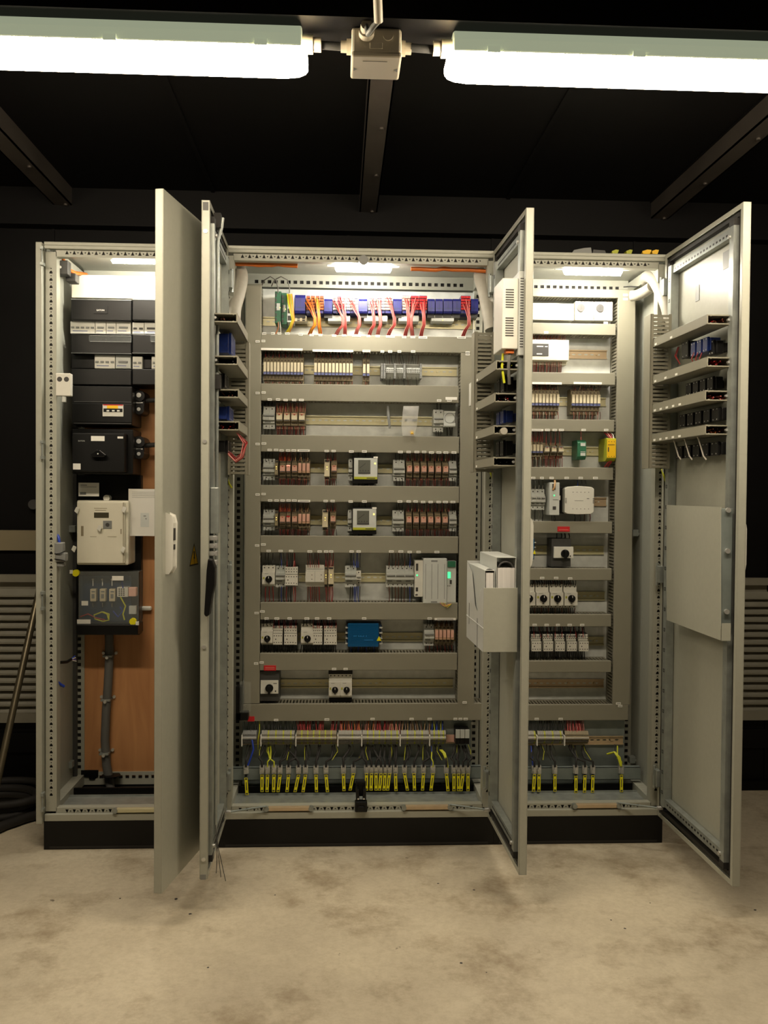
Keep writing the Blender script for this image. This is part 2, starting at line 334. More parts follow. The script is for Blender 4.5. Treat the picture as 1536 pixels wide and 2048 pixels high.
# ---------------------------------------------------------------- cabinets
H = 2.116; X1, X2, XR = .611, 1.585, 2.2; YD = .4; FW = .038
def cells(L, pitch, kind='t', big=.011, small=.005, wd=.02, end=.04):
    n = int((L-2*end)/pitch); out = [((L-n*pitch)/2, '', 0, 0, 0)]
    for i in range(n):
        out.append((pitch*.6, kind, big, big, wd)); out.append((pitch*.4, 'r', small, small, wd))
    out.append(((L-n*pitch)/2, '', 0, 0, 0)); return out
def cells_sq(L, pitch, a, b, wd, end=.03):
    n = int((L-2*end)/pitch); return [((L-n*pitch)/2, '', 0, 0, 0)]+[(pitch, 's', a, b, wd)]*n+[((L-n*pitch)/2, '', 0, 0, 0)]
def cabinet(name, label, x0, x1, lside, rside, plate):
    t = thing(name, label, 'electrical cabinet', ((x0+x1)/2, .2, 0), 'open electrical cabinets standing in a row')
    f = MB()
    zb, zt = .1, H-.012
    fy = .012  # the frame's front face sits a little behind the folded roof and base edges
    # front posts
    for a in (x0+.002, x1-FW-.002):
        f.box(a, a+FW, fy, fy+.04, zb+.03, zt-.02, 'f')
        f.strip((a+FW, fy, zb+.03), (0, 0, 1), (-1, 0, 0), FW, cells(zt-zb-.05, .025, 't', .0105, .0045, FW*.5), .002)
        f.mat(1).box(a+.002, a+FW-.002, fy+.006, fy+.038, zb+.032, zt-.022).mat(0)   # dark liner added to stand in for shade behind the post holes
        # rear posts, square holes
        f.box(a, a+FW, YD-.045, YD-.005, zb+.03, zt-.02, 'f'); f.mat(1).box(a+.002, a+FW-.002, YD-.039, YD-.008, zb+.032, zt-.022).mat(0)  # rear posts get the same dark liner as painted shade
        f.strip((a+FW, YD-.045, zb+.03), (0, 0, 1), (-1, 0, 0), FW, cells_sq(zt-zb-.05, .025, .013, .013, FW*.5), .002)
    # front top and bottom rails
    for z in (zb+.008, zt-.036):
        f.box(x0+FW, x1-FW, fy, fy+.03, z, z+.034, 'f'); f.mat(1).box(x0+FW, x1-FW, fy+.007, fy+.028, z+.002, z+.032).mat(0)  # dark box inside each rail paints the shade seen through its holes
        f.strip((x0+FW, fy, z), (1, 0, 0), (0, 0, 1), .034, cells(x1-x0-2*FW, .025, 'u' if z > 1 else 'd', .0125, .005, .015 if z > 1 else .022, .02), .002)
    # rear top and bottom rails
    for z in (zb+.012, zt-.05):
        f.box(x0+FW, x1-FW, YD-.045, YD-.005, z, z+.05, 'f'); f.mat(1).box(x0+FW, x1-FW, YD-.038, YD-.008, z+.002, z+.048).mat(0)  # added dark backing, shade put into colour behind the square holes
        f.strip((x0+FW, YD-.045, z), (1, 0, 0), (0, 0, 1), .05, cells_sq(x1-x0-2*FW, .025, .014, .013, .02 if z > 1 else .03), .002)
    # depth rails
    for z in (zb+.012, zt-.05):
        for a, s in ((x0+.002, 1), (x1-.002, -1)):
            xi = a+s*FW
            f.box(min(a, xi), max(a, xi), fy+.04, YD-.045, z, z+.04)
            f.strip((xi if s > 0 else xi, fy+.045, z+.0402), (0, 1, 0), (-s, 0, 0), .03, cells_sq(YD-.1, .025, .006, .018, .015, .0), -.002 if s < 0 else .002)
    f.build('frame', ['paint', 'rubber'], t)  # second slot is the dark colour of the shade liners
    # roof sheet with folded front edge, base edge
    MB().box(x0+.001, x1-.001, -.002, YD, zt, H).box(x0+.001, x1-.001, -.002, fy, zt-.012, zt).build('roof_panel', 'paint', t, .002)
    MB().box(x0+.002, x1-.002, -.004, fy, zb, zb+.024).build('base_edge', 'paint', t, .002)
    # floor of the cabinet in galvanised strips
    g = MB()
    g.box(x0+FW, x1-FW, .045, .165, zb+.026, zb+.03).box(x0+FW, x1-FW, .042, .046, zb+.01, zb+.032).box(x0+FW, x1-FW, .163, .167, zb+.01, zb+.036)
    g.box(x0+FW, x1-FW, .175, .22, zb+.006, zb+.010); g.build('bottom_plate', 'zinc', t)
    MB().box(x0+FW, x1-FW, .22, YD-.045, zb+.004, zb+.008).box(x0+FW, x1-FW, .214, .222, zb+.0, zb+.045).build('gland_plate', 'black', t)
    MB().box(x0+.004, x1-.004, YD-.004, YD, zb, zt).build('back_panel', 'paint_int', t)
    MB().box(x0, x1, -.003, .05, 0, zb-.001).box(x0, x0+.02, .05, YD, 0, zb-.001).box(x1-.02, x1, .05, YD, 0, zb-.001).box(x0, x1, YD-.02, YD, 0, zb-.001).build('plinth', 'black', t, .001)
    MB().box(x0+.02, x1-.02, -.0045, -.003, .004, .012).build('plinth_seam', 'rubber', t)
    if lside:
        MB().box(x0-.022, x0-.001, -.018, YD, zb-.004, H-.006).build('side_panel', 'paint', t, .002)
        MB().box(x0+.0, x0+.003, .05, YD-.045, zb+.05, zt-.05).build('inner_side', 'paint_int', t)
        for z in (P(86, 515, 0).z, P(86, 900, 0).z, P(84, 1200, 0).z, P(82, 1600, 0).z):
            MB().box(x0-.003, x0+.007, -.03, -.006, z-.032, z-.022).box(x0-.003, x0+.007, -.03, -.006, z+.022, z+.032).cyl((x0+.002, -.024, z-.03), (x0+.002, -.024, z+.03), .003, 8).build('hinge', 'zinc', t)
    if rside: MB().box(x1-.003, x1-.0005, .05, YD-.045, zb+.05, zt-.05).box(x1, x1+.0015, .01, YD, zb, H-.01).build('side_panel', 'paint_int', t)
    if plate:
        a, b, z0, z1 = plate
        MB().box(a, b, .35, .353, z0, z1).box(a, a+.003, .33, .35, z0, z1).box(b-.003, b, .33, .35, z0, z1).build('mounting_plate', 'plate', t)
        m = MB()
        for k in range(6):
            z = z0+.1+k*(z1-z0-.2)/5
            m.cyl((b+.01, .345, z), (b+.01, .338, z), .006, 6)
        m.build('plate_bolts', 'chrome', t)
    return t
cabL = cabinet('electrical_cabinet', 'narrow grey cabinet with a plywood board and cream meter inside', 0, X1, 1, 0, None)
cabM = cabinet('electrical_cabinet', 'wide grey middle cabinet with two open doors and nine equipment rows', X1, X2, 0, 0, (X1+.045, X2-.04, .25, 2.045))
cabR = cabinet('electrical_cabinet', 'grey cabinet with a folded shelf inside its open door', X2, XR, 0, 1, (X2+.045, XR-.045, .25, 2.06))
MB().box(X1-.006, X1-.004, .05, YD-.045, .15, H-.06).build('partition_panel', 'paint_int', cabL)
# ---------------------------------------------------------------- doors
class Door:
    def __init__(s, hx, w, a, sgn, off=0.):
        s.d = Vector((math.cos(a), -math.sin(a), 0)); n = Vector((math.sin(a), math.cos(a), 0))*sgn
        s.n = n; s.o = Vector((hx, -.012, 0))-n*off; s.w = w; s.TH = .024
    def T(s, u, v, z): return s.o+s.d*u+s.n*v+Vector((0, 0, z))
    def uz(s, px, py, v):       # the point of the plane v that lies behind photo position px, py
        d = fw+rt*((px-768)/F)-up*((py-1024)/F); p0 = s.o+s.n*v
        k = (p0-CAM).dot(s.n)/d.dot(s.n); p = CAM+d*k-s.o
        return p.dot(s.d), p.z
D1 = Door(X1, .595, 1.7566, -1, .024); D2 = Door(X1, .495, 1.5585, 1); D3 = Door(X2, .495, 1.5417, -1); D4 = Door(XR, .595, 1.5477, -1)
DZ0, DZ1 = .105, H-.005
def door(D, cab, inner=True, mtl='paint'):
    w = D.w; m = MB(D.T); z0, z1 = DZ0, DZ1
    m.box(0, w, 0, .002, z0, z1)
    for a, b, c, d in ((0, .002, z0, z1), (w-.002, w, z0, z1)): m.box(a, b, .002, D.TH, c, d)
    for c, d in ((z0, z0+.002), (z1-.002, z1)): m.box(0, w, .002, D.TH, c, d)
    L = .016
    m.box(0, L, D.TH-.002, D.TH, z0, z1).box(w-L, w, D.TH-.002, D.TH, z0, z1).box(L, w-L, D.TH-.002, D.TH, z0, z0+L).box(L, w-L, D.TH-.002, D.TH, z1-L, z1)
    dr = m.build('door', mtl, cab, .0015); dr['_w'] = cab['_w']
    g = MB(D.T); e = .02
    g.box(e, e+.012, .002, D.TH-.004, z0+e, z1-e).box(w-e-.012, w-e, .002, D.TH-.004, z0+e, z1-e).box(e, w-e, .002, D.TH-.004, z0+e, z0+e+.012).box(e, w-e, .002, D.TH-.004, z1-e-.012, z1-e)
    g.build('gasket', 'rubber', dr)
    if inner:
        f = MB(D.T); a, b, c, d = .05, w-.07, z0+.055, z1-.055; th0, th1 = .004, .032
        f.box(a, a+.028, th0, th1, c, d, 'k' if D.n.x > 0 else '').box(b, b+.028, th0, th1, c, d)
        f.box(a+.028, b, th0, th1-.006, d-.028, d).box(a+.028, b, th0, th1-.006, c, c+.028)
        k = f.mat(1)
        n = 26
        for i in range(n):
            z = c+.05+i*(d-c-.1)/(n-1)
            k.box(a+.008, a+.020, th1, th1+.0006, z-.006, z-.004).box(a+.008, a+.0105, th1, th1+.0006, z-.006, z+.006).box(a+.0175, a+.020, th1, th1+.0006, z-.006, z+.006).box(a+.008, a+.020, th1, th1+.0006, z+.004, z+.006)
        for i in range(70):
            z = c+.03+i*(d-c-.06)/69; k.box(b-.0008, b, .01, .02, z-.004, z+.005 if i % 2 else z-.0005)
        for i in range(18):
            u = a+.05+i*(b-a-.08)/17
            for z in (d-.02, c+.012): k.box(u-.005, u+.005, th1-.006, th1-.0055, z, z+.006)
        k.build('stiffening_frame', ['zinc', 'black'], dr)
        for zz in (d, c-.02): MB(D.T).box(b-.001, b+.029, .003, .033, zz, zz+.02).build('end_cap', 'rubber', dr)
        for z in (c+.02, d-.03): MB(D.T).cyl((b+.005, th1-.002, z), (b+.005, th1+.006, z), .006, 10).build('frame_screw', 'chrome', dr)
    for z in (z0+.14, (z0+z1)*.44, z1-.12):
        MB(D.T).box(-.004, .03, D.TH, D.TH+.016, z-.03, z+.03).cyl((.0, D.TH+.012, z-.04), (.0, D.TH+.012, z+.04), .006, 10).build('hinge', 'zinc', dr, .002)
    return dr
d1 = door(D1, cabL); d2 = door(D2, cabM); d3 = door(D3, cabM); d4 = door(D4, cabR)
# outside face of the left door: handle and warning triangle
u_, z0_ = D1.uz(337, 1140, 0); _, z1_ = D1.uz(333, 1032, 0)
h = MB(D1.T); u_ = D1.w-.035
u_ = D1.w-.035
h = MB(D1.T)
pr = [(0, z0_-.006), (-.008, z0_-.006), (-.017, z0_+.008), (-.019, z1_-.02), (-.014, z1_), (0, z1_+.006)]
n = len(pr); vs = [(u_-.022, p[0], p[1]) for p in pr]+[(u_+.012, p[0], p[1]) for p in pr]
h.add(vs, [list(range(n)), list(range(n, 2*n))[::-1]]+[[i, (i+1) % n, n+(i+1) % n, n+i] for i in range(n)])
hd = h.build('handle', 'white', d1, .004); hd['label'] = 'white swing handle'
MB(D1.T).box(u_-.016, u_+.0, -.0195, -.0165, z1_-.07, z1_-.035).box(u_-.014, u_-.002, -.0195, -.016, z0_+.06, z0_+.075).build('handle_badge', 'ink', d1)
ut, zt_ = D1.uz(389, 1085, 0); ul, zl_ = D1.uz(379, 1133, 0); ur, zr_ = D1.uz(396, 1129, 0)
um = (ul+ur)/2; zl_ = (zl_+zr_)/2; hh = (zt_-zl_); hw = hh*.577
tri = lambda k: [(um-hw*k, -.0006*(2-k), zl_+hh*(1-k)*.33), (um+hw*k, -.0006*(2-k), zl_+hh*(1-k)*.33), (um, -.0006*(2-k), zl_+hh*(1-(1-k)*.67))]
m = MB(D1.T); m.add(tri(1), [(0, 1, 2)]); m.mat(1).add(tri(.8), [(0, 1, 2)]); m.mat(0)
zc_ = zl_+hh*.35; m.add([(um-.004, -.0013, zc_+.02), (um+.008, -.0013, zc_+.02), (um+.002, -.0013, zc_+.002), (um+.006, -.0013, zc_+.002), (um-.004, -.0013, zc_-.026), (um-.001, -.0013, zc_-.004), (um-.007, -.0013, zc_-.004)], [(0, 1, 2, 3, 4, 5, 6)])
m.build('warning_sign', ['ink', 'yellow_b'], d1)
# left-of-middle door: lock rod, lock case, dark lever, edge bolts
m = MB(D2.T); uu = D2.w-.012
m.tube([(D2.w-.105, .034, z) for z in (.2, .6, 1.0, 1.5, 1.9, 2.02)]+[(D2.w-.10, .046, 2.06), (D2.w-.10, .05, 2.09)], .0055, 8); m.build('lock_rod', 'zinc', d2)
for py in (430, 760): _, z = D2.uz(430, py, .034); MB(D2.T).box(D2.w-.12, D2.w-.09, .024, .045, z-.022, z+.022).build('rod_guide', 'rubber', d2)
_, za = D2.uz(425, 975, 0); _, zc = D2.uz(425, 1060, 0); _, zd = D2.uz(425, 1120, 0)
MB(D2.T).box(D2.w-.055, D2.w-.02, .024, .05, zc, za).build('lock_case', 'zinc', d2, .003)
for zz in (zc-.012, zc-.035, zc-.058, zc-.085): MB(D2.T).box(D2.w-.05, D2.w-.015, .024, .046, zz-.008, zz+.006).cyl((D2.w-.014, .034, zz-.001), (D2.w-.008, .034, zz-.001), .006, 8).build('lock_stud', 'chrome', d2, .001)
for py in (460, 883, 1292, 1710): _, z = D2.uz(410, py, .012); MB(D2.T).cyl((D2.w, .012, z), (D2.w+.003, .012, z), .006, 12).build('edge_screw', 'chrome', d2)
_, z = D2.uz(405, 1745, 0); _, z_ = D2.uz(405, 402, 0)
MB(D2.T).box(D2.w-.02, D2.w+.001, .003, .019, DZ0-.001, DZ0+.014).build('edge_cap', 'mgrey', d2)
MB(D2.T).box(D2.w-.02, D2.w+.001, .004, .02, DZ1-.03, DZ1-.006).build('edge_cap', 'dgrey', d2)
Yh = -.53
pts = [P(417, 1117, Yh), P(425, 1119, Yh), P(431, 1136, Yh), P(430, 1170, Yh), P(425, 1190, Yh), P(419, 1230, Yh), P(413, 1233, Yh), P(409, 1228, Yh), P(412, 1180, Yh), P(414, 1140, Yh)]
lv = MB().prism([(p.x, p.z) for p in pts], Yh-.012, Yh+.03).build('door_lever', 'black', d2, .003); lv['label'] = 'black lever swung out from the lock'
for k, (x1_, z1__) in enumerate(((8, -.03), (20, -.055), (26, -.06))):
    a = D2.T(D2.w-.02, .045, .26); MB().tube([a, a+Vector((.004+k*.002, -.01, -.06)), a+Vector((.006+k*.006, -.014, -.10)), a+Vector((.004+k*.014, -.014, -.14-k*.012))], .0012, 5).build('loose_wire', 'dgrey', d2)
# outer handles of the two right-hand doors
for D, dr, ya, yb, px in ((D3, d3, 1037, 1133, 1058), (D4, d4, 1045, 1150, 1496)):
    _, a = D.uz(px, yb, -.01); _, b = D.uz(px, ya, -.01); u_ = D.w-.045
    pr = [(0, a-.006), (-.008, a+.008), (-.012, a+.03), (-.012, b-.02), (-.010, b-.008), (0, b+.006)]
    h = MB(D.T); vs = [(u_-.02, p[0], p[1]) for p in pr]+[(u_+.02, p[0], p[1]) for p in pr]
    h.add(vs, [list(range(n)), list(range(n, 2*n))[::-1]]+[[i, (i+1) % n, n+(i+1) % n, n+i] for i in range(n)])
    h.build('handle', 'white', dr, .003)['label'] = 'pale swing handle'
# door stays lying on the lower front rail
def stay(cab, D, xa, xb, y):
    a, b = P(xa, y, -.008), P(xb, y, -.008); zc = .1375
    MB().box(min(a.x, b.x), max(a.x, b.x), -.008, .01, zc-.008, zc+.006).build('door_stay', 'rail_pink', cab, .002)
    for x in (a.x, b.x): MB().cyl((x, -.012, zc), (x, .006, zc), .009, 10).build('stay_pivot', 'zinc', cab)
    e = D.T(.055, .04, .150)
    s = Vector((b.x, -.012, zc+.012)); MB().tube([s, (s*.5+e*.5), e], .0035, 6).build('stay_arm', 'zinc_dull', cab); MB().cyl(D.T(.055, .026, .15), D.T(.055, .046, .15), .007, 10).build('stay_bolt', 'chrome', cab)
stay(cabM, D2, 622, 533, 1614); stay(cabM, D3, 808, 900, 1614); stay(cabR, D4, 1150, 1238, 1610)
a = P(230, 1617, -.008); MB().box(a.x, .56, -.008, .01, .129, .143).build('door_stay', 'rail', cabL, .002); MB().cyl((a.x, -.012, .136), (a.x, .006, .136), .009, 10).build('stay_pivot', 'zinc', cabL)
# black lock catch in the middle of the wide cabinet's lower rail
c = P(722, 1612, -.01); m = MB()
m.box(c.x-.022, c.x+.022, -.02, .01, c.z-.02, c.z+.018); m.box(c.x-.018, c.x-.006, -.01, .04, c.z+.018, c.z+.058).box(c.x+.006, c.x+.018, -.01, .04, c.z+.018, c.z+.058).box(c.x-.018, c.x+.018, .03, .045, c.z+.02, c.z+.075)
m.box(c.x-.013, c.x+.013, -.028, -.02, c.z-.014, c.z+.004); m.build('lock_catch', 'black', cabM, .004)
for s in (-1, 1): MB().cyl((c.x+.01*s, -.014, c.z+.026), (c.x+.01*s, -.004, c.z+.026), .003, 8).build('catch_screw', 'chrome', cabM)
# ---------------------------------------------------------------- ducts
YF, YP = .25, .35          # duct covers, mounting plate
def duct(label, px0, px1, py0, py1, group, vert=False, labels=(), combs=True, pyr=None):
    """slotted duct on the plate; photo box of its cover. labels: photo x (or y) of the little marker strips on the cover's lower edge"""
    a, b = P(px0, (py0+py1)/2, YF), P(px1, (py0+py1)/2, YF); mx = (px0+px1)/2
    z1, z0 = P(mx, py0, YF).z, P(mx, py1, YF).z; x0, x1 = a.x, b.x
    t = thing('cable_duct', label, 'cable duct', ((x0+x1)/2, YP, z0), group)
    c = MB().box(x0, x1, YF-.002, YF+.006, z0, z1)
    if vert: c.box(x0-.001, x0+.002, YF-.001, YF+.012, z0, z1).box(x1-.002, x1+.001, YF-.001, YF+.012, z0, z1)
    else: c.box(x0, x1, YF-.001, YF+.012, z0-.001, z0+.002).box(x0, x1, YF-.001, YF+.012, z1-.002, z1+.001)
    c.build('cover', 'duct', t, .001)
    m = MB().box(x0+.002, x1-.002, YP-.003, YP, z0+.002, z1-.002)
    L = (z1-z0) if vert else (x1-x0); n = max(3, int(L/.0125))
    for i in range(n):
        q = (i+.5)*L/n
        for s in (0, 1):
            if vert:
                x = x0+.002 if s == 0 else x1-.004
                m.box(x, x+.002, YF+.004, YP-.02, z0+q-.0041, z0+q+.0041)
            else:
                z = z0+.002 if s == 0 else z1-.004
                m.box(x0+q-.0041, x0+q+.0041, YF+.004, YP-.02, z, z+.002)
    if vert: m.box(x0+.002, x0+.004, YP-.02, YP, z0, z1).box(x1-.004, x1-.002, YP-.02, YP, z0, z1)
    else: m.box(x0, x1, YP-.02, YP, z0+.002, z0+.004).box(x0, x1, YP-.02, YP, z1-.004, z1-.002)
    m.build('slotted_body', 'duct', t)
    for k in labels:
        lx0, lx1, ly = k; p, q = P(lx0, ly, YF-.002), P(lx1, ly, YF-.002); n = max(1, round((lx1-lx0)/34))
        for j in range(n):
            xa = p.x+(q.x-p.x)*j/n; xb = p.x+(q.x-p.x)*(j+1)/n-.001
            o = MB().box(xa, xb, YF-.0035, YF-.002, p.z-.0042, p.z+.0042).mat(1)
            o.box(xa+(xb-xa)*.12, xb-(xb-xa)*.12, YF-.0038, YF-.0035, p.z-.0012, p.z+.0012) if n == 1 else 0
            o.build('marker_label', ['label', 'mgrey'], t)
    return t
G1 = 'cable ducts of the middle cabinet'; G2 = 'cable ducts of the right-hand cabinet'
LB = {1: [(524, 533, 667), (542, 550, 667), (555, 563, 667), (570, 580, 667), (597, 606, 669), (619, 628, 670), (637, 645, 670), (664, 673, 671), (684, 693, 671), (704, 722, 671), (733, 741, 672), (751, 760, 672), (772, 790, 673), (804, 813, 674), (821, 831, 674), (837, 855, 675), (914, 932, 675), (523, 531, 682), (522, 606, 698), (625, 707, 701), (725, 741, 702), (761, 769, 703), (776, 785, 703), (795, 803, 703), (822, 831, 703)],
 2: [(523, 532, 785), (535, 544, 799), (552, 561, 799), (567, 576, 800), (584, 593, 800), (598, 608, 800), (874, 883, 801), (894, 904, 801)],
 3: [(523, 533, 887), (535, 544, 900), (548, 557, 900), (559, 568, 901), (572, 581, 901), (583, 593, 901), (595, 620, 901), (649, 658, 902), (663, 672, 902), (698, 708, 903), (724, 734, 903), (796, 806, 904), (813, 822, 904), (829, 839, 904), (844, 853, 904), (858, 868, 905), (873, 883, 905), (887, 897, 905), (903, 913, 905)],
 4: [(523, 532, 988), (536, 545, 1001), (549, 558, 1001), (561, 570, 1001), (573, 582, 1001), (584, 594, 1001), (596, 621, 1002), (647, 656, 1002), (661, 670, 1002), (697, 706, 1003), (724, 734, 1003), (795, 805, 1003), (813, 822, 1003), (827, 836, 1003), (842, 851, 1004), (857, 866, 1004), (873, 882, 1004), (886, 896, 1004), (901, 911, 1004)],
 5: [(522, 532, 1089), (533, 542, 1102), (557, 566, 1102), (578, 587, 1102), (615, 625, 1103), (635, 644, 1103), (648, 657, 1103), (658, 667, 1103), (699, 708, 1103), (713, 722, 1103), (778, 788, 1103), (797, 807, 1103), (815, 824, 1104), (833, 842, 1104), (869, 879, 1104)],
 6: [(520, 530, 1223), (529, 538, 1237), (549, 559, 1237), (575, 584, 1237), (609, 619, 1237), (630, 639, 1237), (654, 663, 1237), (724, 733, 1237), (855, 864, 1237), (869, 912, 1238)],
 7: [(519, 528, 1325), (664, 673, 1338), (687, 696, 1338)],
 8: [(548, 557, 1440), (649, 659, 1439), (741, 750, 1438), (819, 828, 1438), (855, 864, 1438), (907, 915, 1438), (917, 925, 1438), (927, 936, 1438)]}
rowsM = [(522, 958, 671.7, 703), (522, 917, 770, 803), (522, 918, 872, 904.5), (521, 918, 972, 1004), (521, 916, 1072.5, 1105.5), (521, 915, 1205.5, 1239), (520, 914, 1306.7, 1340), (486, 969, 1407.6, 1441)]
duct('grey vertical cable duct along the left edge of the middle mounting plate', 490, 520.5, 568, 1407, G1, True, [(511, 520, 683), (511, 520, 786), (511, 520, 888), (511, 520, 989), (510, 519, 1091), (509, 518, 1226), (508, 517, 1327)])
duct('grey vertical cable duct right of the device rows in the middle cabinet', 919, 951, 704, 1407, G1, True, [(931, 940, 705), (931, 940, 708.5), (925, 934, 1405)])
for i, r in enumerate(rowsM):
    d = duct('grey horizontal cable duct, %s from the top in the middle cabinet' % ORD[i], *r, G1, False, LB[i+1])
    if i == 1: p, q = P(891, 794, YF-.002), P(914, 800, YF-.002); MB().box(p.x, q.x, YF-.004, YF-.002, q.z, p.z).build('sticker', 'label', d)
    if i == 6:
        p, q = P(528, 1331, YF-.003), P(552, 1341, YF-.003); MB().box(p.x, q.x, YF-.006, YF-.002, q.z, p.z).mat(1).box(p.x+.005, q.x-.005, YF-.0064, YF-.006, (p.z+q.z)/2-.004, (p.z+q.z)/2-.003).box(p.x+.005, q.x-.005, YF-.0064, YF-.006, (p.z+q.z)/2+.002, (p.z+q.z)/2+.003).build('red_label', ['red_lab', 'pink'], d)['label'] = 'small red warning plate'
    if i == 7:
        p, q = P(495, 1433, YF-.003), P(509, 1442.5, YF-.003); MB().box(p.x, q.x, YF-.006, YF-.002, q.z, p.z).build('red_label', 'red_lab', d)
rowsR = [(1020, 1268, 578, 594), (1010, 1231, 646.7, 668.5), (1008, 1230, 745.6, 768.5), (1006, 1228, 839, 862), (1004, 1226, 935, 958.7), (1002, 1224, 1043, 1065.8), (1001, 1223, 1137, 1160), (1000, 1222, 1229, 1252.7), (999, 1222, 1322, 1344), (998, 1256, 1409.5, 1440.4)]
LR = {0: [(1246, 1256, 590)], 1: [(1088, 1097, 665), (1207, 1216, 646)], 2: [(1056, 1124, 766), (1147, 1204, 766)], 3: [(1055, 1087, 860), (1090, 1100, 860), (1105, 1114, 860), (1118, 1128, 860), (1163, 1172, 860), (1208, 1217, 860)], 4: [(1062, 1071, 956), (1080, 1088, 956), (1099, 1108, 956), (1129, 1138, 956), (1157, 1166, 956), (1186, 1196, 956)], 6: [(1050, 1058, 1156), (1080, 1089, 1156), (1108, 1117, 1156), (1136, 1145, 1157)], 7: [(1065, 1074, 1250), (1089, 1098, 1250), (1112, 1120, 1250), (1135, 1144, 1250), (1160, 1169, 1250)], 9: [(1069, 1078, 1438), (1117, 1126, 1438), (1232, 1242, 1407)]}
duct('grey vertical cable duct right of the device rows in the right-hand cabinet', 1231, 1265, 594.5, 1409, G2, True, [(1246, 1256, 598), (1236, 1245, 1412)])
for i, r in enumerate(rowsR):
    d = duct('grey horizontal cable duct, %s from the top in the right-hand cabinet' % ORD[i], *r, G2, False, LR.get(i, []))
    if i == 5:
        p, q = P(1115, 1053, YF-.003), P(1139, 1063, YF-.003); MB().box(p.x, q.x, YF-.006, YF-.002, q.z, p.z).mat(1).box(p.x+.005, q.x-.005, YF-.0064, YF-.006, (p.z+q.z)/2-.003, (p.z+q.z)/2-.002).build('red_label', ['red_lab', 'pink'], d)['label'] = 'small red warning plate'

# ---------------------------------------------------------------- mounting rails
def rail(label, px0, px1, py, Y=YP-.006, m='rail', grp='mounting rails of the middle cabinet', sl=True, h=.035):
    a, b = P(px0, py, Y), P(px1, py, Y); x0, x1, z = a.x, b.x, (a.z+b.z)/2
    mb = MB().box(x0, x1, Y-.001, Y, z+.0135, z+h/2).box(x0, x1, Y-.001, Y, z-h/2, z-.0135).box(x0, x1, Y, Y+.006, z+.0125, z+.0135).box(x0, x1, Y, Y+.006, z-.0135, z-.0125)
    n = int((x1-x0-.02)/.0245); e = (x1-x0-n*.0245)/2
    mb.strip((x0, Y+.0055, z-.0125), (1, 0, 0), (0, 0, 1), .025, [(e, '', 0, 0, 0)]+[(.0245, 'r', .016, .006, .0125)]*n+[(e, '', 0, 0, 0)], .001)
    for k in (.3, .62, .9): xx = x0+(x1-x0)*k; mb.cyl((xx, Y+.0055, z), (xx, Y+.002, z), .005, 8)
    return tag(mb.build('mounting_rail', m), label, 'mounting rail', grp)
RY = {1: 646, 2: 741, 3: 841, 4: 937, 5: 1041, 6: 1155, 7: 1274, 8: 1367}
for i, (xa, xb) in {1: (524, 950), 2: (524, 914), 3: (524, 892), 4: (524, 914), 5: (524, 914), 6: (524, 912), 7: (523, 912), 8: (523, 906)}.items():
    rail('slotted metal mounting rail in the %s device row of the middle cabinet' % ORD[i-1], xa, xb, RY[i])
QY = {1: 622, 2: 708, 3: 803, 4: 902, 5: 1003, 6: 1100, 7: 1192, 8: 1282, 9: 1367}
for i, xb in {1: 1225, 2: 1214, 3: 1212, 4: 1200, 5: 1213, 6: 1208, 7: 1210, 8: 1208, 9: 1208}.items():
    rail('slotted metal mounting rail in the %s device row of the right-hand cabinet' % ORD[i-1], 1020, xb, QY[i], m='rail' if i not in (2, 5, 9) else 'rail_pink', grp='mounting rails of the right-hand cabinet')
rail('bare pinkish rail at the bottom terminals of the middle cabinet', 484, 912, 1479, Y=.27, m='rail_pink', grp='bottom terminal rails')
rail('bare pinkish rail right of the bottom terminals of the right-hand cabinet', 1010, 1247, 1481, Y=.27, m='rail_pink', grp='bottom terminal rails')

# ---------------------------------------------------------------- devices on the rails: builders get world x0, x1, z0, z1
YB = YP-.008
def holes(m, xs, zs, y, r=.0022, n=8):
    for x in xs:
        for z in zs: m.cyl((x, y, z), (x, y-.0004, z), r, n)
def lin(a, b, n): return [a+(b-a)*(i+.5)/n for i in range(n)]
def mk_breaker(t, x0, x1, z0, z1, poles=2, col='lgrey', lever='mgrey', yf=.272):
    h = z1-z0; m = MB()
    prof = [(YB, z0), (yf+.022, z0), (yf+.022, z0+h*.25), (yf+.012, z0+h*.25), (yf+.012, z0+h*.36), (yf, z0+h*.38), (yf, z0+h*.64), (yf+.012, z0+h*.66), (yf+.012, z0+h*.76), (yf+.022, z0+h*.76), (yf+.022, z1), (YB, z1)]
    for i in range(poles):
        a, b = x0+(x1-x0)*i/poles, x0+(x1-x0)*(i+1)/poles
        m.prism(prof, a+.0002, b-.0002, 'x')
    s = m.mat(1); holes(s, lin(x0, x1, poles), (z0+h*.12, z1-h*.12), yf+.022, .0028)
    s.box(x0+.002, x1-.002, yf-.0006, yf, z0+h*.53, z0+h*.60); m.build('body', [col, 'ink'], t)
    l = MB()
    l.box(x0+.003, x1-.003, yf-.006, yf, z0+h*.545, z0+h*.60); l.build('toggle', lever, t, .0008)
    MB().box(x0+(x1-x0)*.12, x1-(x1-x0)*.35, yf+.0112, yf+.012, z0+h*.27, z0+h*.33).build('print', 'mgrey', t)
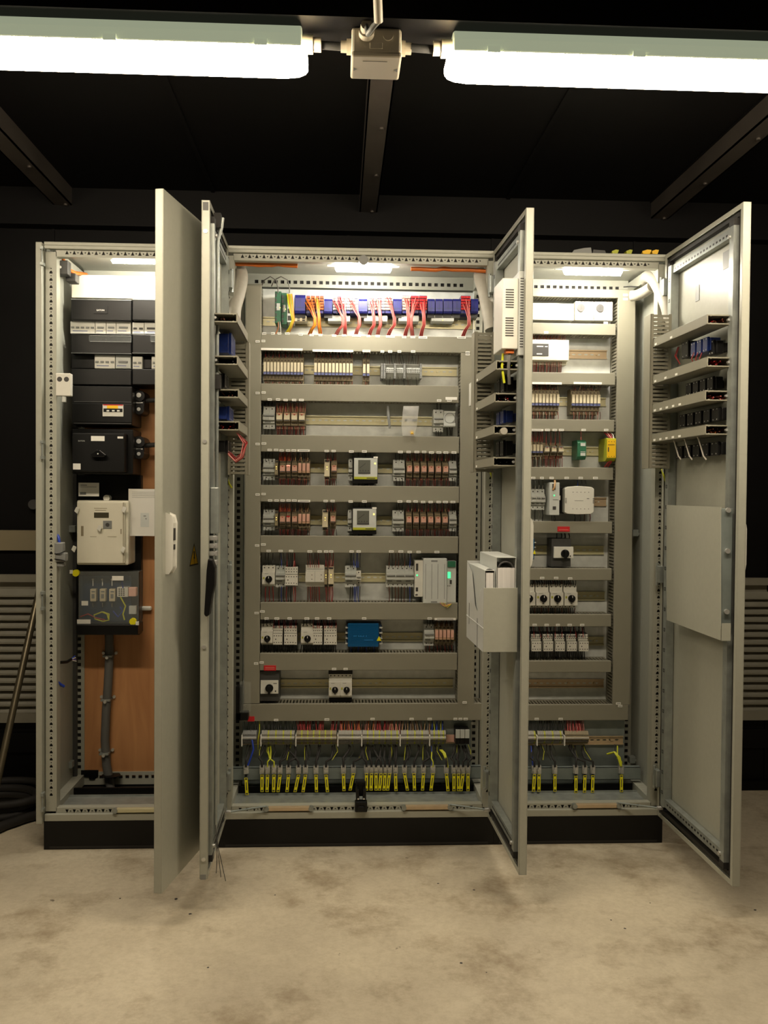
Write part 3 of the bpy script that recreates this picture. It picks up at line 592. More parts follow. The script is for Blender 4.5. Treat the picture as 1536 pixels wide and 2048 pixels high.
def mk_relay_slim(t, x0, x1, z0, z1, top='cream', mid='bluegrey', yf=.268):
    h = z1-z0; g = .0004
    MB().prism([(YB, z0), (yf+.03, z0), (yf+.03, z0+h*.14), (yf+.018, z0+h*.14), (yf+.018, z0+h*.3), (yf+.012, z0+h*.3), (yf+.012, z0+h*.78), (yf+.018, z0+h*.78), (yf+.018, z0+h*.92), (yf+.03, z0+h*.92), (yf+.03, z1), (YB, z1)], x0+g, x1-g, 'x').build('socket', 'socket', t)
    w_ = x1-x0
    MB().box(x0+w_*.12, x1-w_*.12, yf, yf+.012, z0+h*.42, z0+h*.76).build('relay', top, t, .0008)
    m = MB().box(x0+w_*.1, x1-w_*.1, yf+.002, yf+.014, z0+h*.33, z0+h*.42); m.build('retaining_clip', mid, t)
    s = MB(); holes(s, [(x0+x1)/2], (z0+h*.08, z0+h*.22, z0+h*.85, z0+h*.96), yf+.0175, w_*.26)
    s.box(x0+w_*.2, x1-w_*.2, yf+.0172, yf+.018, z0+h*.25, z0+h*.29)
    s.build('clamp_holes', 'socket_d', t)
def mk_relay(t, x0, x1, z0, z1, led=None, face='pink', yf=.266):
    h = z1-z0; w_ = x1-x0
    MB().prism([(YB, z0), (yf+.034, z0), (yf+.034, z0+h*.16), (yf+.02, z0+h*.16), (yf+.02, z0+h*.34), (yf+.014, z0+h*.34), (yf+.014, z0+h*.66), (yf+.02, z0+h*.66), (yf+.02, z0+h*.84), (yf+.034, z0+h*.84), (yf+.034, z1), (YB, z1)], x0+.0003, x1-.0003, 'x').build('socket', 'socket', t)
    m = MB().box(x0+w_*.1, x1-w_*.1, yf, yf+.014, z0+h*.36, z0+h*.72).mat(1).prism([(x0+w_*.3, z0+h*.70), (x1-w_*.3, z0+h*.70), ((x0+x1)/2, z0+h*.62)], yf-.0008, yf, 'y')
    m.build('relay', [face, 'red'], t)
    MB().box(x0+w_*.08, x1-w_*.08, yf-.002, yf+.002, z0+h*.68, z0+h*.73).box(x0+w_*.3, x1-w_*.3, yf-.003, yf, z0+h*.70, z0+h*.74).build('release_lever', 'release' if not led else led, t)
    MB().box(x0+w_*.1, x1-w_*.1, yf-.0006, yf, z0+h*.37, z0+h*.42).build('foot_mark', 'ink', t)
    s = MB(); holes(s, lin(x0+w_*.1, x1-w_*.1, 3), (z0+h*.1, z0+h*.26, z1-h*.24, z1-h*.08), yf+.0195, w_*.09, 6); s.build('clamp_holes', 'socket_d', t)
def mk_contactor(t, x0, x1, z0, z1, cols=4, aux=True, yf=.264):
    h = z1-z0
    MB().box(x0, x1, yf+.03, YB, z0, z1).build('base', 'dgrey', t)
    MB().box(x0+.0005, x1-.0005, yf+.012, yf+.032, z0+h*.62, z1-h*.02).build('top_terminals', 'white', t, .0008)
    s = MB().box(x0+.001, x1-(x1-x0)*(.2 if aux else .02), yf, yf+.03, z0+h*.06, z0+h*.60).mat(1); xe = x1-(x1-x0)*(.2 if aux else .02)
    holes(s, lin(x0, x1, cols+1), (z1-h*.12, z0+h*.74), yf+.012, .0021)
    holes(s, lin(x0+.001, xe, cols), (z0+h*.17, z0+h*.5), yf, .0021); holes(s, [x0+(xe-x0)*.3], [z0+h*.33], yf, .0025)
    s.build('front_block', ['white', 'ink'], t)
    if aux:
        MB().box(xe, x1, yf+.006, yf+.03, z0+h*.04, z0+h*.6).build('side_block', 'white', t); q = MB(); holes(q, [(xe+x1)/2], (z0+h*.14, z0+h*.5), yf+.006, .002); q.build('side_holes', 'ink', t)
def mk_motor(t, x0, x1, z0, z1, knob_z=.36, bottom=False, yf=.262):
    h = z1-z0; w_ = x1-x0; xc = (x0+x1)/2
    m = MB().prism([(YB, z0), (yf+.02, z0), (yf+.02, z0+h*.1), (yf, z0+h*.12), (yf, z0+h*.66), (yf+.018, z0+h*.7), (yf+.018, z1), (YB, z1)], x0+.0003, x1-.0003, 'x')
    s = m.mat(1); holes(s, lin(x0, x1, 3), [z1-h*.1], yf+.018, .0027)
    if bottom: holes(s, lin(x0, x1, 3), [z0+h*.05], yf+.02, .0026)
    m.build('body', ['white', 'ink'], t)
    zk = z0+h*knob_z; r = min(w_*.27, h*.2)
    k = MB().cyl((xc+w_*.04, yf, zk), (xc+w_*.04, yf-.006, zk), r, 20).box(xc+w_*.04-r*.28, xc+w_*.04+r*.28, yf-.016, yf-.006, zk-r*.95, zk+r*.95); kn = k.build('rotary_knob', 'black', t, .0006)
    MB().box(xc+w_*.04-.001, xc+w_*.04+.001, yf-.0165, yf-.016, zk+r*.3, zk+r*.85).build('knob_mark', 'label', kn)
    MB().box(xc+w_*.04-r*.25, xc+w_*.04+r*.25, yf-.0008, yf, zk-r*1.55, zk-r*1.05).box(xc-w_*.3, xc, yf-.0006, yf, z0+h*.62, z0+h*.635).build('print', 'mgrey', t)
    MB().box(x0+w_*.08, x0+w_*.2, yf-.0006, yf, zk+.0, zk+h*.1).build('setting_dial', 'olive', t)
def mk_timer(t, x0, x1, z0, z1, led='led_yellow', col='socket', yf=.264):
    h = z1-z0; w_ = x1-x0
    MB().prism([(YB, z0), (yf+.02, z0), (yf+.02, z0+h*.16), (yf, z0+h*.18), (yf, z0+h*.82), (yf+.02, z0+h*.84), (yf+.02, z1), (YB, z1)], x0+.0003, x1-.0003, 'x').build('body', col, t)
    MB().box(x0+w_*.1, x1-w_*.1, yf+.0194, yf+.02, z0+h*.03, z0+h*.13).box(x0+w_*.1, x1-w_*.1, yf+.0194, yf+.02, z1-h*.13, z1-h*.03).build('terminals', 'dgrey', t)
    m = MB(); m.cyl(((x0+x1)/2, yf, z0+h*.62), ((x0+x1)/2, yf-.001, z0+h*.62), .0019, 8).cyl(((x0+x1)/2, yf, z0+h*.5), ((x0+x1)/2, yf-.001, z0+h*.5), .0015, 8); m.build('status_light', led, t)
def mk_display(t, x0, x1, z0, z1, yf=.252):
    h = z1-z0; w_ = x1-x0
    MB().box(x0, x1, yf+.003, YB, z0, z1).box(x0+w_*.6, x0+w_*.85, yf+.01, YB, z0-h*.07, z0).build('base', 'black', t, .001)
    MB().box(x0+w_*.03, x1-w_*.01, yf, yf+.02, z0+h*.16, z1-h*.05).build('front', 'lgrey', t, .002)
    MB().box(x0+w_*.04, x1-w_*.02, yf-.0006, yf, z0+h*.16, z0+h*.25).build('stripe', 'olive', t)['label'] = 'yellow-green stripe'
    sc = MB().box(x0+w_*.2, x0+w_*.7, yf-.0008, yf, z0+h*.42, z0+h*.88).build('screen', 'screen', t)
    m = MB().box(x0+w_*.2, x0+w_*.7, yf-.0012, yf-.0008, z0+h*.36, z0+h*.42)
    a, b = Vector((x0+w_*.25, yf-.0013, z0+h*.57)), Vector((x0+w_*.5, yf-.0013, z0+h*.75)); d = Vector((-.35, 0, .5)).normalized()*.0012
    m.quad(a-d, b-d, b+d, a+d)
    for i in range(4): m.box(x0+w_*(.26+i*.11), x0+w_*(.31+i*.11), yf-.0012, yf-.0009, z0+h*.455, z0+h*.5)
    m.box(x0+w_*.55, x0+w_*.9, yf-.0009, yf-.0006, z0+h*.185, z0+h*.215)
    m.build('screen_image', 'ink', t)
    MB().box(x1-w_*.14, x1-w_*.08, yf-.0008, yf, z0+h*.72, z0+h*.78).build('status_light', 'led_yellow', t)
    MB().box(x0+w_*.82, x1, yf-.001, yf+.01, z1-h*.05, z1+h*.01).build('marker', 'label', t)

def dev(kind, name, label, cat, px0, px1, py0, py1, group=None, yf=.266, n=1, gap=0., **kw):
    """n equal devices side by side; the first is built, the rest are copies of it and its parts"""
    a, b = P(px0, (py0+py1)/2, yf), P(px1, (py0+py1)/2, yf); xm = (px0+px1)/2
    z1, z0 = P(xm, py0, yf).z, P(xm, py1, yf).z; W = (b.x-a.x)/n; slope = (P(px1, (py0+py1)/2, yf).z-P(px0, (py0+py1)/2, yf).z)*0
    lab = (lambda i: label(i) if callable(label) else label)
    t = thing(name, lab(0), cat, (a.x+W/2, YB, z0), group)
    kind(t, a.x+gap*W/2, a.x+W-gap*W/2, z0, z1, **kw)
    out = [t]
    for i in range(1, n): out.append(dup(t, (W*i, 0, 0), lab(i)))
    return out, a.x, W, z0, z1
LM = lambda what, row: (lambda i: '%s, %s from the left, %s row of the middle cabinet' % (what, ORD[i], ORD[row-1]))
LQ = lambda what, row: (lambda i: '%s, %s from the left, %s row of the right-hand cabinet' % (what, ORD[i], ORD[row-1]))

# ---------------------------------------------------------------- wires: collected, the largest 295 become objects, the rest one object
WL = []
def wire(col, pts, r, label, group, n=5): WL.append((col, [Vector(p) for p in pts], r, label, group, n))
def wires(px0, px1, ya, yb, n, cols, where, Y0=.275, Y1=.30, r=.0013, spread=.15):
    """n wires between photo heights ya (upper) and yb (lower), standing side by side"""
    for i in range(n):
        x = px0+(px1-px0)*(i+.5)/n; c = cols[i % len(cols)] if len(cols) > 1 else cols
        a = P(x+R.uniform(-1, 1)*spread*10, ya, Y1); b = P(x, yb, Y0+R.uniform(-.006, .006)); m = (a+b)/2+Vector((R.uniform(-1, 1)*.002, -R.uniform(.002, .007), 0))
        wire(c, [a, m, b], r, '%s wire %s' % (WN[c], where), 'wires '+where)

# row 2
T2 = (710, 768)
dev(mk_relay_slim, 'interface_relay', lambda i: 'slim relay, %s of the twelve in the left block, second row of middle cabinet' % ORD[i], 'relay', 526, 607, 711, 767, 'slim relays in the second row', n=12)
dev(mk_relay_slim, 'interface_relay', lambda i: 'slim relay, %s of the eleven in the centre block, second row of middle cabinet' % ORD[i], 'relay', 627.5, 706, 713, 768, 'slim relays in the second row', n=11)
dev(mk_relay_slim, 'interface_relay', lambda i: 'slim relay, %s one of the pair standing apart, second row of middle cabinet' % ('left' if i == 0 else 'right'), 'relay', 725, 740, 715, 769, 'slim relays in the second row', n=2, gap=.1)
for a, b, n, wh in ((527, 607, 24, 'above the left relay block of the second row'), (628, 706, 22, 'above the centre relay block of the second row'), (726, 740, 4, 'above the separate relay pair of the second row')): wires(a, b, 703, 715, n, 'krkn', wh)
for a, b, n, wh in ((527, 607, 24, 'below the left relay block of the second row'), (628, 706, 22, 'below the centre relay block of the second row'), (726, 740, 4, 'below the separate relay pair of the second row')): wires(a, b, 772, 764, n, 'wpnk', wh)
def mk_term(t, x0, x1, z0, z1, yf=.272, col='lgrey'):
    h = z1-z0
    m = MB().prism([(YB, z0), (yf+.03, z0), (yf+.02, z0+h*.12), (yf+.008, z0+h*.3), (yf, z0+h*.36), (yf, z0+h*.66), (yf+.008, z0+h*.7), (yf+.02, z0+h*.88), (yf+.03, z1), (YB, z1)], x0+.0002, x1-.0002, 'x')
    m.mat(1).box(x0+.0012, x1-.0012, yf-.0006, yf, z0+h*.4, z0+h*.47).box(x0+.0012, x1-.0012, yf-.0006, yf, z0+h*.54, z0+h*.62)
    o = m.build('body', [col, 'ink'], t)
ob, ax, W, z0, z1 = dev(mk_term, 'terminal_block', lambda i: 'small grey terminal, %s from left in the clamped strip, second row' % (ORD[i] if i < 20 else 'last'), 'terminal', 770, 840, 728, 756, 'terminal strip in the second row', n=20, yf=.272)
for x0_, lb in ((762, 'left end'), (767, 'left inner end'), (788, 'left third'), (807, 'right third'), (840, 'right end')):
    def mk_clamp(t, x0, x1, z0, z1, yf=.264): MB().box(x0, x1, yf, YB, z0, z1).build('body', 'mgrey', t, .001); s = MB(); holes(s, [(x0+x1)/2], (z0+.006, (z0+z1)/2, z1-.006), yf, .0016); s.build('screw', 'ink', t)
    dev(mk_clamp, 'end_clamp', 'grey end clamp at the %s of the terminal strip, second row' % lb, 'end clamp', x0_, x0_+4, 727, 757, 'end clamps in the second row', yf=.264)
wires(768, 838, 704, 728, 15, 'kgnk', 'fanning into the terminal strip of the second row', r=.0010, spread=.4)
wires(768, 836, 771, 754, 8, 'gkn', 'leaving the terminal strip of the second row', r=.0010, spread=.4)
# row 3
dev(mk_breaker, 'circuit_breaker', 'grey two-pole breaker at the left end of the third row, middle cabinet', 'circuit breaker', 525.5, 549, 811, 857, 'circuit breakers of the middle cabinet', col='lgrey')
dev(mk_relay, 'relay', lambda i: 'relay with orange lever, %s of the four in the third row of middle cabinet' % ORD[i], 'relay', 551, 611, 815, 857, 'relays of the third row', n=4, gap=.06, face='cream')
wires(552, 612, 806, 824, 24, 'rtnp', 'above the four relays of the third row'); wires(552, 613, 870, 853, 20, 'rrpk', 'below the four relays of the third row'); wires(527, 547, 871, 858, 3, 'k', 'below the breaker of the third row', r=.0016); wires(527, 547, 805, 812, 3, 'k', 'above the breaker of the third row', r=.0016)
dev(mk_breaker, 'circuit_breaker', 'light grey breaker beside the power socket, third row of middle cabinet', 'circuit breaker', 868, 888, 818, 863, 'circuit breakers of the middle cabinet', col='lgrey')
def mk_socket(t, x0, x1, z0, z1, yf=.262):
    xc = (x0+x1)/2; zc = (z0+z1)/2+.004; MB().box(x0, x1, yf+.004, YB, z0, z1).build('body', 'lgrey', t, .002)
    r = (x1-x0)*.42; v = []; f = []; N = 28
    for (rr, y) in ((r*1.1, yf), (r*1.0, yf), (r*.92, yf+.012), (.0, yf+.012)): v += [(xc+rr*math.cos(2*math.pi*i/N), y, zc+rr*math.sin(2*math.pi*i/N)) for i in range(N)]
    for k in range(3): f += [[k*N+i, k*N+(i+1) % N, (k+1)*N+(i+1) % N, (k+1)*N+i] for i in range(N)]
    MB().box(x0, x1, yf+.0005, yf+.004, z0+.004, zc-r*1.05).box(x0, x1, yf+.0005, yf+.004, zc+r*1.05, z1).build('cover', 'lgrey', t)
    MB().add(v, f).build('socket_well', 'mgrey', t); s = MB(); holes(s, (xc-r*.42, xc+r*.42), [zc], yf+.0118, .0028); s.box(xc-.003, xc+.003, yf+.006, yf+.011, zc+r*.7, zc+r*.9).box(xc-.003, xc+.003, yf+.006, yf+.011, zc-r*.9, zc-r*.7); s.build('contacts', 'ink', t)
dev(mk_socket, 'power_socket', 'round earthed power socket at the right end of the third row, middle cabinet', 'socket', 888, 911, 822, 854, None, yf=.262)
wires(870, 884, 871, 862, 3, 'k', 'below the breaker beside the power socket', r=.0018); wires(891, 907, 871, 853, 3, 'k', 'below the power socket', r=.0022)
wires(871, 885, 805, 819, 2, 'k', 'above the breaker beside the power socket', r=.0018)
# loose hanging tool clip and bag of screws in row 3
a, b = P(776, 812, .27), P(779, 857, .27)
o = MB().tube([a, a+Vector((0, -.004, -.02)), b+Vector((0, 0, .01)), b], [.004, .006, .005, .004], 8).build('cable_tie_strip', 'mgrey'); tag(o, 'dark hanging strip in the empty middle part of the third row', 'strip')
bag = [(807, 812), (838, 812), (834, 850), (829, 872), (805, 872), (803, 848)]
t = thing('parts_bag', 'clear plastic bag with a yellow fitting hanging over the third row rail', 'bag', P(820, 872, .245))
m = MB(); pt = [P(x, y, .245+R.uniform(-.004, .004)) for x, y in bag]; pk = [p+Vector((0, .012, 0)) for p in pt]
c0, c1 = sum(pt, Vector())/6+Vector((0, -.012, 0)), sum(pk, Vector())/6
m.add(pt+[c0], [(i, (i+1) % 6, 6) for i in range(6)], True); m.add(pt+pk, [(i, (i+1) % 6, 6+(i+1) % 6, 6+i) for i in range(6)], True); m.build('film', 'bag', t)
a = P(824, 866, .248); MB().cyl(a+Vector((0, -.006, -.006)), a+Vector((0, .006, .006)), .007, 10).build('fitting', 'yellow_b', t)
a, b = P(809, 838, .24), P(834, 843, .24); MB().box(a.x, b.x, .236, .240, b.z, a.z).build('closing_strip', 'mgrey', t)
# rows 4 and 5
for row, dy, dx in ((4, 0, 0), (5, 101.5, 0)):
    o = ORD[row-1]; sh = lambda y: y+dy
    dev(mk_breaker, 'circuit_breaker', 'grey two-pole breaker at the left end of the %s row, middle cabinet' % o, 'circuit breaker', 525.5, 549, sh(917), sh(960), 'circuit breakers of the middle cabinet')
    dev(mk_timer, 'status_module', 'slim module with yellow light beside the left breaker, %s row of middle cabinet' % o, 'module', 549.5, 556, sh(920), sh(956), 'slim lit modules')
    dev(mk_relay, 'relay', 'relay with orange lever, first right of the slim lit module, %s row' % o, 'relay', 558.5, 571, sh(920), sh(958), 'relays of the %s row' % o, face='pink')
    dev(mk_relay, 'relay', 'narrow relay%s between two wider ones, %s row of middle cabinet' % (' glowing red' if row == 4 else '', o), 'relay', 572, 581, sh(920), sh(958), 'relays of the %s row' % o, led='led_red' if row == 4 else 'red', face='pink')
    dev(mk_relay, 'relay', 'relay with orange lever just left of three slim relays, %s row' % o, 'relay', 583, 595, sh(920), sh(958), 'relays of the %s row' % o, face='pink')
    dev(mk_relay_slim, 'interface_relay', lambda i: 'slim pink relay, %s of three, %s row of middle cabinet' % (ORD[i], o), 'relay', 595.5, 620, sh(916), sh(960), 'slim relays of the %s row' % o, n=3, top='pink', mid='release')
    dev(mk_timer, 'timer_module', 'beige timer with lit scale standing apart, %s row of middle cabinet' % o, 'timer', 648.5-(row-4)*4, 659.5-(row-4)*3.5, sh(918), sh(960), 'timers', col='cream')
    dev(mk_relay, 'relay', 'single relay beside the beige timer, %s row of middle cabinet' % o, 'relay', 662-(row-4)*2, 674-(row-4)*2, sh(920), sh(957), 'relays of the %s row' % o, face='pink')
    dev(mk_breaker, 'terminal_module', 'narrow grey module left of the screen unit, %s row of middle cabinet' % o, 'module', 697-(row-4)*1.5, 705-(row-4)*1.5, sh(917), sh(961), 'narrow modules', poles=1, yf=.28)
    dev(mk_display, 'control_relay', 'grey control unit with square screen and yellow stripe, %s row of middle cabinet' % o, 'controller', 706.5-(row-4)*2.5, 755.5-(row-4)*2.5, sh(913.5), sh(967), 'control units with screen', yf=.252)
    dev(mk_breaker, 'circuit_breaker', 'grey two-pole breaker right of the screen unit, %s row of middle cabinet' % o, 'circuit breaker', 787-(row-4)*1.5, 810-(row-4)*1.5, sh(919), sh(962), 'circuit breakers of the middle cabinet')
    dev(mk_relay, 'relay', lambda i: 'orange-lever relay, %s of six between two breakers, %s row of middle cabinet' % (ORD[i], o), 'relay', 812-(row-4), 899-(row-4), sh(921), sh(960), 'six relays of the %s row' % o, n=6, gap=.18, face='pink')
    dev(mk_breaker, 'circuit_breaker', 'narrow breaker at the right end of the %s row, middle cabinet' % o, 'circuit breaker', 899, 914, sh(920), sh(962), 'circuit breakers of the middle cabinet', poles=1)
    for a, b, n, c, k in ((527, 548, 3, 'k', 'left breaker'), (558, 583, 12, 'rorn', 'first two relays'), (583, 620, 12, 'kntk', 'three slim relays'), (650, 674, 7, 'krnr', 'timer and single relay'), (699, 748, 4, 'k', 'screen unit'), (789, 808, 3, 'k', 'right breaker'), (812, 899, 26, 'nrkt', 'six relays'), (902, 912, 2, 'k', 'narrow end breaker')):
        dk = '%s of the %s row' % (k, o)
        wires(a, b, sh(905), sh(922), n, c, 'above the '+dk); wires(a, b, sh(972), sh(957), n, 'k' if c == 'k' else 'rrkn', 'below the '+dk)
# row 6
dev(mk_motor, 'motor_switch', 'motor protection switch with black knob at the left end, sixth row of middle cabinet', 'motor switch', 524, 549.5, 1132, 1173, 'motor switches', yf=.262)
dev(mk_breaker, 'circuit_breaker', 'two-pole breaker beside the black-knob switch, sixth row of middle cabinet', 'circuit breaker', 550.5, 571, 1133, 1176, 'circuit breakers of the middle cabinet')
dev(mk_contactor, 'contactor', 'white contactor with dotted screw holes, sixth row of middle cabinet', 'contactor', 569.5, 595.5, 1134, 1173, 'contactors of the middle cabinet', yf=.262)
def mk_wide(t, x0, x1, z0, z1, yf=.266):
    h = z1-z0; xc = (x0+x1)/2; wb_ = MB().prism([(YB, z0), (yf+.02, z0), (yf+.02, z0+h*.2), (yf, z0+h*.24), (yf, z0+h*.72), (yf+.02, z0+h*.76), (yf+.02, z1), (YB, z1)], x0, x1, 'x'); s = wb_.mat(1); holes(s, (x0+(x1-x0)*.34, x0+(x1-x0)*.84), (z0+h*.36, z0+h*.56), yf, .002); s.build('body', ['white', 'socket_d'], t)
    MB().box(xc-.0005, xc+.0005, yf-.0006, yf, z0+h*.24, z0+h*.72).box(x0+.004, x1-.004, yf+.0194, yf+.02, z0+h*.22, z0+h*.235).box(x0+.004, x1-.004, yf+.0194, yf+.02, z0+h*.8, z0+h*.82).build('seam', 'mgrey', t)
dev(mk_wide, 'dimmer_module', 'wide white double module with four small screws, sixth row of middle cabinet', 'module', 611, 648.5, 1131, 1174)
dev(mk_timer, 'status_module', 'slim green-lit module right of the wide white one, sixth row', 'module', 648.5, 655, 1134, 1176, 'slim lit modules', led='led_yellow')
dev(mk_timer, 'timer_module', 'beige timer with lit scale, sixth row of middle cabinet', 'timer', 656.5, 667.5, 1134, 1175, 'timers', col='cream')
dev(mk_breaker, 'circuit_breaker', 'two-pole breaker in the centre of the sixth row, middle cabinet', 'circuit breaker', 690, 713, 1133, 1176, 'circuit breakers of the middle cabinet')
dev(mk_breaker, 'auxiliary_contact', 'narrow white block clipped to the centre breaker, sixth row', 'auxiliary contact', 713, 722.5, 1143, 1170, None, poles=1, col='white')
dev(mk_breaker, 'circuit_breaker', lambda i: 'two-pole breaker, %s of three before the large controller, sixth row' % ORD[i], 'circuit breaker', 773, 828.5, 1133, 1176, 'circuit breakers of the middle cabinet', n=3)
for a, b, n, c, k in ((528, 549, 3, 'k', 'black-knob switch'), (556, 570, 3, 'kbk', 'second breaker'), (572, 592, 6, 'rkkkp', 'contactor'), (614, 640, 6, 'nrnn', 'wide white module'), (650, 667, 5, 'rnrp', 'lit modules'), (699, 722, 6, 'kkbbbk', 'centre breaker'), (775, 812, 6, 'nkn', 'three breakers'), (813, 826, 3, 'kb', 'last breaker before the controller')):
    wires(a, b, 1106, 1135, n, c, 'above the %s of the sixth row' % k, r=.0016, Y0=.285); wires(a, b, 1206, 1173, n, 'r' if k == 'black-knob switch' else c, 'below the %s of the sixth row' % k, r=.0016, Y0=.285)
def mk_ctrl(t, x0, x1, z0, z1, yf=.246):
    w_ = x1-x0; h = z1-z0; a = x0+w_*.20; b = x0+w_*.77
    MB().box(x0, a, yf+.012, YB, z0+h*.14, z1-h*.05).build('end_module', 'white', t, .0015)
    MB().box(x0+.004, x0+.013, yf+.0112, yf+.012, z0+h*.72, z0+h*.88).box(x0+.004, x0+.013, yf+.0112, yf+.012, z0+h*.26, z0+h*.35).box(x0+.003, x0+.012, yf+.0112, yf+.012, z0+h*.17, z0+h*.2).build('ports', 'ink', t)
    MB().box(a, b, yf, YB, z0, z1).build('main_module', 'lgrey', t, .002)
    m = MB()
    for k in (.1, .36, .62, .9): m.box(a+(b-a)*k-.0008, a+(b-a)*k+.0008, yf-.0006, yf, z0+h*.1, z0+h*.88)
    m.box(a+(b-a)*.33, a+(b-a)*.6, yf-.0006, yf, z1-h*.075, z1-h*.04).box(a+(b-a)*.33, a+(b-a)*.6, yf-.0006, yf, z0+h*.02, z0+h*.05); m.build('grooves', 'mgrey', t)
    MB().box(b, x1, yf+.006, YB, z0+h*.02, z1-h*.06).build('side_module', 'lgrey', t, .0015)
    MB().box(b+.003, x1-.003, yf, yf+.01, z1-h*.19, z1-h*.06).build('green_terminal', 'green', t)
    MB().box(b+.004, b+.015, yf+.004, yf+.006, z0+h*.56, z0+h*.7).build('status_light', 'led_green', t); MB().cyl((x0+.009, yf+.012, z0+h*.62), (x0+.009, yf+.0105, z0+h*.62), .0035, 10).build('status_light', 'led_green', t)
    MB().box(b+.012, b+.020, yf+.005, yf+.006, z0+h*.43, z0+h*.52).box(b+.004, b+.007, yf+.005, yf+.006, z0+h*.38, z0+h*.4).box(b+.011, b+.014, yf+.005, yf+.006, z0+h*.38, z0+h*.4).build('side_port', 'ink', t)
t = dev(mk_ctrl, 'process_controller', 'large light grey controller with green lights at the right end of the sixth row', 'controller', 830, 912.5, 1117, 1207, yf=.246)[0][0]
for i, c in enumerate('pyoy'): wire(c, [P(878+i*3, 1203, .25), P(886+i*3, 1212+i, .235), P(904, 1207, .25)], .0012, '%s wire looped below the large controller' % WN[c], 'wires looped below the large controller')
# row 7
for a, b, k in ((521.5, 545.5, 'left'), (601.5, 626.5, 'right')):
    dev(mk_motor, 'motor_switch', 'black-knob switch at the left of the %s starter group, seventh row' % k, 'motor switch', a, b, 1249, 1291, 'motor switches', yf=.258, knob_z=.32)
    for i, (c, d) in enumerate(((a+24, a+43.5), (a+46, a+72))):
        dev(mk_contactor, 'contactor', 'white contactor, %s one in the %s starter group, seventh row' % (('first', 'second')[i], k), 'contactor', c, d, 1252, 1292, 'contactors of the middle cabinet', yf=.26, aux=(i == 1))
    wires(a+2, a+22, 1240, 1250, 3, 'k', 'above the %s black-knob switch of the seventh row' % k, r=.002); wires(a+24, a+72, 1240, 1256, 16, 'rkkr', 'above the %s contactor pair of the seventh row' % k, r=.0016, Y0=.272); wires(a, a+72, 1308, 1290, 20, 'k', 'below the %s starter group of the seventh row' % k, r=.002)
def mk_blue(t, x0, x1, z0, z1, yf=.252):
    w_ = x1-x0; h = z1-z0
    MB().box(x0+.004, x1-.004, yf+.02, YB, z0+.01, z1-.004).build('base', 'deep_blue', t)
    MB().box(x0+w_*.06, x1-w_*.1, yf, yf+.02, z0+h*.02, z1).build('lid', 'blue_lid', t, .003)
    m = MB()
    for k in range(4):
        for s in (x0, x1-w_*.08): m.box(s, s+w_*.08, yf+.01, YB, z0+h*(.12+k*.22), z0+h*(.17+k*.22))
    m.build('side_clips', 'lgrey', t)
    m = MB().box(x0+w_*.35, x0+w_*.5, yf-.0006, yf, z0+h*.45, z0+h*.47)
    for k, x in enumerate((.22, .27, .34, .4, .48, .55)): m.box(x0+w_*x, x0+w_*(x+.025), yf-.0008, yf, z0+h*.45, z0+h*.5)
    m.box(x0+w_*.5, x0+w_*.75, yf-.0008, yf, z0+h*.3, z0+h*.32); m.build('print', 'bluep', t)
    MB().prism([(x1-w_*.16, z0+h*.28), (x1-w_*.03, z0+h*.28), (x1-w_*.095, z0+h*.48)], yf-.001, yf, 'y').build('warning_sign', 'yellow', t)
dev(mk_blue, 'distribution_block', 'blue covered distribution block with a yellow triangle, seventh row of middle cabinet', 'distribution block', 691, 765, 1247, 1295, yf=.252)
wires(696, 758, 1308, 1293, 16, 'kbkk', 'below the blue distribution block', r=.0018)
dev(mk_breaker, 'circuit_breaker', 'two-pole breaker right of the blue block, seventh row of middle cabinet', 'circuit breaker', 849, 869, 1251, 1294, 'circuit breakers of the middle cabinet')
dev(mk_relay_slim, 'interface_relay', lambda i: 'slim pink relay, %s of five at the right end of the seventh row' % ORD[i], 'relay', 870, 909, 1250, 1294, 'slim relays of the seventh row', n=5, top='pink', mid='release')
wires(851, 868, 1240, 1252, 3, 'k', 'above the breaker of the seventh row', r=.0016); wires(870, 909, 1240, 1253, 12, 'ntw', 'above the five slim relays of the seventh row'); wires(850, 909, 1308, 1291, 16, 'nkrk', 'below the slim relays of the seventh row')
# row 8
def mk_main(t, x0, x1, z0, z1, yf=.25):
    h = z1-z0; w_ = x1-x0; MB().box(x0, x1, yf+.012, YB, z0, z1).build('body', 'dgrey', t, .002)
    MB().box(x0+w_*.05, x1-w_*.05, yf, yf+.012, z0+h*.27, z0+h*.7).build('face_plate', 'white', t, .001)
    xc = x0+w_*.5; zc = z0+h*.46; r = w_*.2
    k = MB().cyl((xc, yf, zc), (xc, yf-.008, zc), r, 20).box(xc-r*.3, xc+r*.3, yf-.02, yf-.008, zc-r*1.5, zc+r*.7).build('rotary_knob', 'black', t, .0008)
    MB().box(x1-w_*.22, x1-w_*.16, yf-.0006, yf, z0+h*.33, z0+h*.38).box(x1-w_*.3, x1-w_*.12, yf-.0006, yf, z0+h*.6, z0+h*.62).build('print', 'ink', t)
dev(mk_main, 'main_switch', 'black main switch under a red label, bottom left of the middle cabinet rows', 'main switch', 519, 558.5, 1343, 1404, 'main switches', yf=.25)
dev(mk_motor, 'motor_switch', lambda i: '%s one of the two black-knob switches in the eighth row, middle cabinet' % ('left', 'right')[i], 'motor switch', 657.5, 704, 1349, 1398, 'motor switches', n=2, yf=.256, knob_z=.36)
a, b = P(657, 1341, .27), P(705, 1348, .27); tag(MB().box(a.x, b.x, .268, .33, b.z, a.z).build('busbar_cover', 'black'), 'black strip above the two switches of the eighth row', 'cover')
a, b = P(658, 1398, .27), P(704, 1404, .27); m = MB().box(a.x, b.x, .28, .33, b.z, a.z); tag(m.build('busbar_cover', 'black'), 'black strip below the two switches of the eighth row', 'cover')

